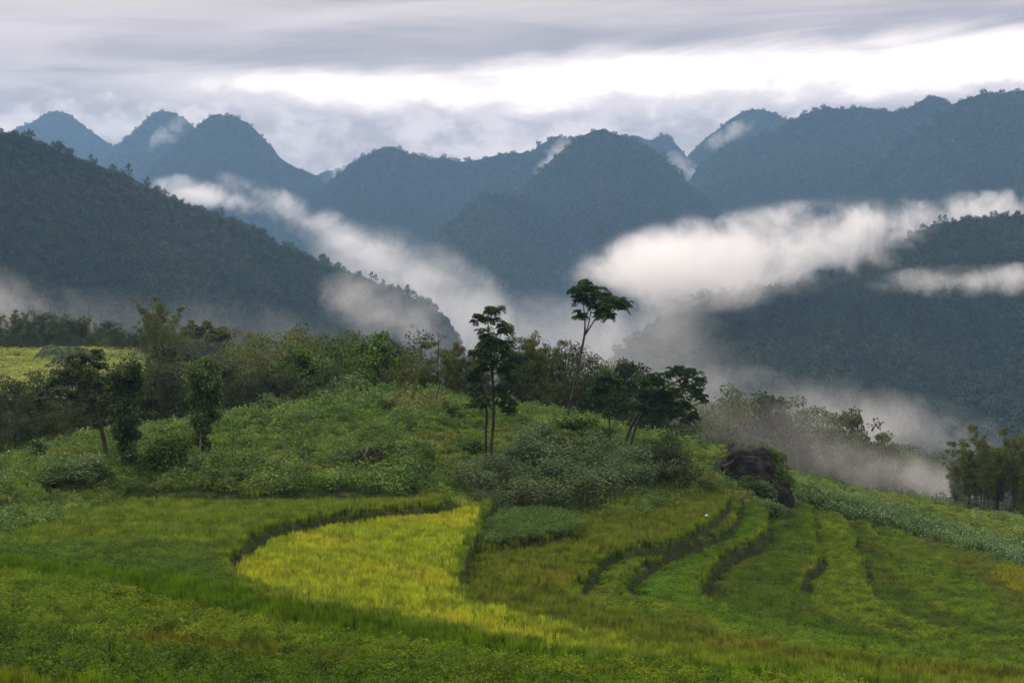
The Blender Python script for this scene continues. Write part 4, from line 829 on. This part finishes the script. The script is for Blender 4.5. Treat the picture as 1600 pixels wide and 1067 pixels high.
# ------------------------------------------------------------------ hills and mountains
def forest_floor(name, c1, c2):
    m, N = new_mat(name); pos = N.n('ShaderNodeNewGeometry').outputs['Position']
    a = N.noise(pos, .05, 6, .65); d = N.n('ShaderNodeBsdfPrincipled', ins={'Base Color': N.mix(N.ss(a, .35, .65), c1, c2), 'Roughness': 1, 'Specular IOR Level': 0})
    N.n('ShaderNodeOutputMaterial', ins={0: d.outputs[0]}); return m
m_ff = forest_floor('forest_floor', (.012, .020, .010), (.024, .034, .016))
RIDGES = {
 # each: crest points (column, row, distance), front steepness, back steepness, spur strength
 'mountains': [
  ([(-120, 240, 4300), (-40, 222, 4300), (10, 207, 4300), (40, 192, 4300), (52, 190, 4300), (66, 177, 4300), (90, 169, 4300), (112, 176, 4300), (130, 193, 4300), (150, 208, 4300), (172, 226, 4300), (200, 250, 4300), (260, 300, 4300)], .8, .9),
  ([(130, 260, 4150), (175, 228, 4000), (200, 209, 4000), (222, 188, 4000), (248, 171, 4000), (272, 173, 4000), (298, 186, 4000), (320, 215, 4000), (350, 260, 4000), (400, 320, 4000)], .85, .9),
  ([(200, 290, 3500), (250, 245, 3400), (272, 228, 3400), (292, 206, 3400), (318, 185, 3400), (350, 175, 3400), (380, 184, 3400), (402, 200, 3400), (422, 222, 3400), (440, 244, 3400), (470, 260, 3400), (505, 275, 3400), (540, 300, 3400), (600, 350, 3400)], .8, .9),
  ([(500, 270, 4300), (535, 262, 4300), (555, 249, 4300), (580, 258, 4300), (620, 280, 4300)], .8, .9),
  ([(470, 330, 3000), (505, 300, 3000), (540, 266, 3000), (572, 241, 3000), (600, 228, 3000), (618, 226, 3000), (636, 238, 3000), (655, 233, 3000), (672, 243, 3000), (690, 238, 3000), (712, 248, 3000), (742, 250, 3000), (770, 237, 3000), (800, 235, 3000), (828, 233, 3000), (850, 214, 3100), (872, 206, 3100), (900, 206, 3200), (930, 215, 3200), (980, 250, 3200)], .75, .9),
  ([(760, 360, 2500), (808, 303, 2500), (850, 262, 2500), (888, 230, 2500), (920, 206, 2500), (940, 198, 2500), (965, 206, 2500), (1000, 214, 2500), (1022, 226, 2500), (1042, 247, 2500), (1062, 266, 2500), (1085, 290, 2500), (1140, 350, 2500)], .7, .9),
  ([(640, 400, 2250), (680, 368, 2250), (720, 330, 2250), (752, 300, 2250), (790, 292, 2250), (830, 300, 2300), (880, 340, 2300)], .7, .9),
  ([(960, 215, 3700), (990, 207, 3700), (1015, 222, 3700), (1030, 215, 3700), (1046, 213, 3700), (1060, 228, 3700), (1074, 246, 3700), (1100, 280, 3700)], .8, .9),
  ([(1050, 270, 3600), (1078, 236, 3600), (1100, 214, 3600), (1120, 198, 3600), (1148, 178, 3600), (1180, 169, 3600), (1210, 178, 3600), (1245, 184, 3600), (1300, 210, 3600)], .8, .9),
  ([(1030, 330, 2900), (1070, 285, 2900), (1095, 252, 2900), (1125, 228, 2900), (1160, 216, 2900), (1200, 204, 2900), (1240, 184, 2900), (1280, 169, 2900), (1320, 173, 2900), (1352, 172, 2900), (1380, 178, 2900), (1420, 168, 2900), (1442, 156, 2900), (1465, 150, 2900), (1485, 166, 2900), (1540, 200, 2900)], .62, .9),
  ([(1380, 240, 2500), (1440, 195, 2500), (1482, 162, 2500), (1502, 152, 2500), (1545, 143, 2500), (1600, 143, 2500), (1700, 138, 2500), (1850, 150, 2500), (2000, 150, 2500)], .6, .9)],
 'left_hill': [
  ([(-500, 170, 900), (-200, 185, 930), (-60, 200, 960), (0, 212, 980), (60, 222, 1000), (100, 242, 1010), (160, 258, 1030), (220, 284, 1060), (280, 314, 1080), (340, 336, 1100), (400, 356, 1120), (450, 384, 1150), (500, 404, 1180), (550, 424, 1200), (600, 444, 1220), (640, 458, 1240), (680, 478, 1260), (705, 500, 1270), (718, 530, 1280), (740, 580, 1290), (800, 680, 1300)], .42, .5)],
 'right_hill': [
  ([(840, 640, 900), (900, 590, 930), (960, 550, 960), (1000, 522, 980), (1050, 486, 1010), (1100, 462, 1030), (1200, 440, 1060), (1300, 425, 1100), (1360, 400, 1130), (1400, 378, 1150), (1450, 352, 1170), (1500, 344, 1180), (1560, 340, 1190), (1600, 335, 1200), (1750, 322, 1220), (2000, 300, 1250)], .40, .5)]}
def ridge_h(P, rs, spur, sc_, seed):
    z = np.full(len(P), -160.)
    for i, (cr, kf, kb) in enumerate(rs):
        c = smooth_line([(wx(a, D), D, wz(b, D)) for a, b, D in cr], 1); o_ = np.argsort(c[:, 0]); c = c[o_]
        # distance along the view from the crest line, height falls off before and behind it
        yc = np.interp(P[:, 0], c[:, 0], c[:, 1]); zc = np.interp(P[:, 0], c[:, 0], c[:, 2])
        over = np.maximum(c[0, 0]-P[:, 0], 0)+np.maximum(P[:, 0]-c[-1, 0], 0)
        d = yc-P[:, 1]; ad = np.abs(d)
        rg = 1-np.abs(2*fbm(P[:, 0]/sc_, P[:, 1]/sc_*.35, seed+i*7, 4)-1)      # ridged: spurs and ravines running down the slope
        fall = np.where(d > 0, kf, kb)*(ad*.92+8*(1-np.exp(-ad/30)))
        fall = fall*(1+spur*(.75-rg)*sstep(ad, 10, 180))
        z = np.maximum(z, zc-fall-over*1.0)
    return z
def land(name, x0, x1, y0, y1, step, rs, spur, sc_, seed, bump, bsc):
    nx, ny = int((x1-x0)/step)+1, int((y1-y0)/step)+1
    gx, gy = np.meshgrid(np.linspace(x0, x1, nx), np.linspace(y0, y1, ny)); P = np.c_[gx.ravel(), gy.ravel()]
    z = ridge_h(P, rs, spur, sc_, seed)+(fbm(P[:, 0]/bsc, P[:, 1]/bsc, seed+50, 4)-.5)*bump
    F = grid_faces(nx, ny); keep = z[F].max(1) > -150; F = F[keep]
    link(name, mesh_np(name, np.c_[P, z], F, m_ff, True), kind='structure')
    return gx, gy, z.reshape(ny, nx)
def forest(name, L, grid, sp, seed, label, s0, s1, tree_lib, sink=2, facing=True):
    gx, gy, Z_ = grid; P, rng = jitter_grid(gx.min(), gx.max(), gy.min(), gy.max(), sp, seed)
    P = P[in_view(P, 120)]
    fx = (P[:, 0]-gx.min())/(gx[0, 1]-gx[0, 0]); fy = (P[:, 1]-gy.min())/(gy[1, 0]-gy[0, 0])
    i = np.clip(fx.astype(int), 0, gx.shape[1]-2); j = np.clip(fy.astype(int), 0, gx.shape[0]-2); u, v = fx-i, fy-j
    z = Z_[j, i]*(1-u)*(1-v)+Z_[j, i+1]*u*(1-v)+Z_[j+1, i]*(1-u)*v+Z_[j+1, i+1]*u*v
    j2 = np.clip(j+1, 0, gx.shape[0]-2); slope = (Z_[np.clip(j+2, 0, Z_.shape[0]-1), i]-Z_[j, i])
    # leave out the slopes that fall away out of sight and what lies under the valley mist
    ok = (z > L) & (slope > -6*(gy[1, 0]-gy[0, 0])/10 if facing else True)
    P, z = P[ok], z[ok]
    # keep only about what shows from here (and a little beyond the skyline)
    n = len(P); big = fbm(P[:, 0]/90, P[:, 1]/90, seed+9, 3)
    gn_scatter(name, np.c_[P, z-sink], rng.uniform(0, 6.28, n), rng.uniform(s0, s1, n)*(.75+.5*big), tree_lib, label, 'forest', tint=np.clip(rng.random(n)*.7+(big-.5)*1.2+.15, 0, 1))
    return n
def crown_blob(seed, n, h, w_, ll, mat, conic=.4):
    rng = np.random.default_rng(seed); b = MB()
    for k in range(4):
        c = np.array([rng.normal()*w_*.16, rng.normal()*w_*.16, h*(.45+.14*k)]); r = w_*.5*(1-conic*k/3)*rng.uniform(.75, 1)
        leaf_cloud(b, rng, c, r, n//4, ll, ratio=.8, flat=.65, shell=.75)
    b.tube([(0, 0, -1), (0, 0, h*.7)], [.25, .12], 4)
    return b.mesh('forest_tree', mat)
m_for1 = leaf_mat('hill_forest_leaf', (.026, .042, .016), (.038, .056, .020), (.054, .070, .026), scale=.012, far=.006, trans=.15, var=.7)
m_for2 = leaf_mat('mountain_forest_leaf', (.018, .034, .018), (.026, .046, .022), (.036, .056, .024), scale=.008, far=.003, trans=.1, var=.6)
L_f1 = lib('hill_trees', [crown_blob(s, 110, 10, 6.5, 1.5, m_for1) for s in range(5)]+[crown_blob(9, 90, 13, 4.5, 1.3, m_for1, .7)])
L_f2 = lib('mountain_trees', [crown_blob(20+s, 60, 11, 10, 3.2, m_for2, .3) for s in range(4)])
gl = land('forested_hill', -620, 60, 440, 1420, 9, RIDGES['left_hill'], .55, 150, 61, 10, 60)
gr_ = land('forested_hill', -40, 760, 420, 1400, 9, RIDGES['right_hill'], .6, 170, 71, 12, 60)
gm = land('mountain_range', -2000, 1500, 1350, 4700, 12, RIDGES['mountains'], .75, 300, 81, 30, 90)
forest('forest', -75, gl, 5.2, 1, 'dark forest covering the long hill at left', .55, 1.0, L_f1)
forest('forest', -130, gr_, 5.6, 2, 'blue-green forest on the near slope at right under the cloud bank', .55, 1.0, L_f1)
forest('forest', -60, gm, 10, 3, 'blue forest on the far mountain peaks', .55, 1.05, L_f2, sink=3)
bm_ = np.array([[-2880, 300, -152], [2880, 300, -152], [2880, 4750, -152], [-2880, 4750, -152]])
link('valley_floor', mesh_np('valley_floor', bm_, [[0, 1, 2, 3]], m_ff), kind='structure')
#@@PART3
# ------------------------------------------------------------------ mist and cloud banks: volumes with their own place, size and thickness
def fog_mat(name, dens, scale, amp, seed, edge=1.6, col=(.985, .975, .98), step=1.0, aniso=.0, thr=.0, stretch=(1, 1, 1)):
    m, N = new_mat(name)
    ob = N.n('ShaderNodeTexCoord').outputs['Object']; pos = N.n('ShaderNodeNewGeometry').outputs['Position']
    r = N.n('ShaderNodeVectorMath', operation='LENGTH', ins={0: ob}).outputs['Value']
    mp = N.n('ShaderNodeMapping', ins={'Vector': pos, 'Location': (seed*13.1, seed*7.7, seed*3.3), 'Scale': stretch}).outputs[0]
    nz = N.noise(mp, 1/scale, 6, .70, .5)
    nb = N.noise(mp, .3/scale, 2, .5)
    v = N.m('ADD', N.m('MULTIPLY', N.m('SUBTRACT', .72, r), edge), N.m('ADD', N.m('MULTIPLY', N.m('SUBTRACT', nz, .5+thr), amp*3.4), N.m('MULTIPLY', N.m('SUBTRACT', nb, .5), 2.4)))
    dn = N.ss(v, -.05, .85)
    lim = N.ss(r, 1.0, .78)
    dn = N.m('MULTIPLY', N.m('MULTIPLY', dn, lim), dens)
    pv = N.n('ShaderNodeVolumeScatter', ins={'Color': (*col, 1), 'Density': dn, 'Anisotropy': aniso})
    o = N.n('ShaderNodeOutputMaterial'); N.put(o.inputs['Volume'], pv.outputs[0])
    m.cycles.volume_step_rate = step
    return m
_ico = None
def fog(px, py, D, wpx, hpx, depth, dens, label, seed, scale=40, amp=1.6, tilt=0, name='mist', step=1.0, edge=1.15, yaw=0, thr=0, stretch=(1, 1, 1)):
    """a bank of mist centred at column px, row py, distance D; wpx/hpx its full extent in photo pixels, depth in metres"""
    global _ico
    if _ico is None:
        import bmesh
        bm = bmesh.new(); bmesh.ops.create_icosphere(bm, subdivisions=3, radius=1.02); _ico = bpy.data.meshes.new('mist'); bm.to_mesh(_ico); bm.free()
    me = _ico.copy(); me.materials.append(fog_mat(name+str(seed), dens, scale, amp, seed, edge, step=step, thr=thr, stretch=stretch))
    o = link(name, me, None, label, 'mist', None, 'stuff', (wx(px, D), D, wz(py, D)))
    o.scale = (wpx/2/FPX*D, depth/2, hpx/2/FPX*D); o.rotation_euler = (0, R(tilt), R(yaw)); return o
FOGS = [
 # right cloud bank: body, left toe, right top, underside
 (1160, 402, 1010, 520, 136, 240, .026, 'bright white cloud bank lying across the right hillside', 1, 45, 1.3, -8),
 (1015, 430, 985, 230, 125, 160, .028, 'rounded left end of the white cloud bank', 2, 40, 1.2, -6),
 (1475, 338, 1290, 470, 66, 110, .022, 'thin upper streamer of the cloud bank at the right edge', 3, 34, 1.5, -5),
 (1520, 438, 985, 300, 50, 90, .016, 'smaller cloud lying below the dark wooded spur at the right edge', 4, 30, 1.5, -2),
 (1050, 505, 900, 380, 140, 200, .0035, 'veil of mist sinking below the left end of the cloud bank', 5, 45, 1.5, -28),
 # valley mist behind the left hill
 (318, 306, 2300, 150, 46, 300, .016, 'small bright cloud peeping over the left hill', 6, 60, 1.3, 12),
 (550, 380, 2000, 420, 64, 300, .011, 'bright valley mist behind the crest of the left hill', 7, 70, 1.5, 26),
 (680, 470, 1700, 380, 150, 400, .0032, 'soft valley mist in the middle of the picture', 8, 80, 1.5, 25),
 (850, 530, 1500, 520, 130, 400, .0020, 'pale mist on the floor of the main valley', 9, 80, 1.4, 5),
 (620, 490, 1000, 260, 110, 130, .007, 'mist drifting over the right end of the left hill', 10, 35, 1.7, 18),
 # mist at the foot of the slopes
 (1330, 655, 420, 600, 110, 100, .0085, 'low mist rising behind the trees beyond the boulder', 11, 22, 1.6, 10),
 (1200, 690, 164, 520, 110, 16, .012, 'thin mist among the trees right of the knoll', 12, 14, 1.5, 12),
 (1420, 745, 168, 330, 80, 14, .028, 'white mist between the misty trees and the bamboo at right', 13, 12, 1.5, 12),
 (950, 560, 600, 500, 140, 150, .0022, 'mist behind the tallest slender tree', 14, 30, 1.4, 10),
 (30, 470, 620, 200, 90, 120, .006, 'wisp of mist at the foot of the left hill at the left edge', 15, 25, 1.7, 25),
 (380, 520, 480, 900, 110, 140, .0022, 'thin mist along the foot of the left hill', 16, 30, 1.4, 5),
 (560, 610, 150, 1500, 130, 44, .0035, 'thin veil of mist in the grove behind the knoll', 22, 12, 1.3, 3),
 (1330, 700, 196, 420, 130, 24, .016, 'mist swallowing the trees of the row beyond the boulder', 23, 10, 1.4, 14),
 (1150, 445, 960, 330, 70, 160, .0030, 'ragged underside of the cloud bank', 25, 26, 1.8, -8),
 (180, 205, 4500, 130, 60, 160, .004, 'grey cloud behind the saddle between the two leftmost peaks', 26, 60, 1.6, 0),
 (480, 235, 4500, 300, 80, 160, .004, 'grey cloud behind the ridge notch left of centre', 27, 70, 1.6, 6),
 (318, 185, 4150, 70, 50, 120, .006, 'shred of cloud on the right shoulder of the second peak', 28, 40, 1.8, -20),
 # wisps hanging on the peaks
 (266, 212, 3850, 90, 34, 120, .007, 'wisp of cloud on the second peak from the left', 17, 50, 2.0, -40),
 (862, 250, 2900, 120, 34, 120, .010, 'wisp of cloud in the gap left of the central peak', 18, 50, 1.8, -45),
 (1140, 210, 3450, 90, 26, 120, .006, 'wisp of cloud on the peak right of the central one', 19, 45, 1.9, -30),
 (1068, 264, 3300, 70, 34, 120, .006, 'wisp of cloud in the notch right of the central peak', 20, 45, 1.8, 40),
 (545, 266, 3900, 80, 26, 120, .007, 'wisp of cloud in the notch between the left peaks', 21, 45, 1.6, -10),
]
for i, f in enumerate(FOGS):
    px, py_, D_, wp, hp, dp, dn, lab, seed, scl_, amp, tl_ = f
    fog(px, py_, D_, wp*1.2, hp*1.3, dp*1.2, dn, lab, seed, scl_, amp, tl_, 'cloud_bank' if 'cloud' in lab and 'wisp' not in lab else 'mist')

# ------------------------------------------------------------------ haze: one even volume round everything
hz, N = new_mat('haze')
pv = N.n('ShaderNodeVolumePrincipled', ins={'Color': (.34, .62, 1.0, 1), 'Density': .000115, 'Anisotropy': .0})
o = N.n('ShaderNodeOutputMaterial'); N.put(o.inputs['Volume'], pv.outputs[0])
x0, x1, y0, y1, z0, z1 = -2900, 2900, -120, 4765, -154, 690
V = [(x0, y0, z0), (x1, y0, z0), (x1, y1, z0), (x0, y1, z0), (x0, y0, z1), (x1, y0, z1), (x1, y1, z1), (x0, y1, z1)]
link('haze', mesh_np('haze', V, [[0, 3, 2, 1], [4, 5, 6, 7], [0, 1, 5, 4], [1, 2, 6, 5], [2, 3, 7, 6], [3, 0, 4, 7]], hz), None, 'even bluish haze filling the valley air', 'haze', None, 'stuff')
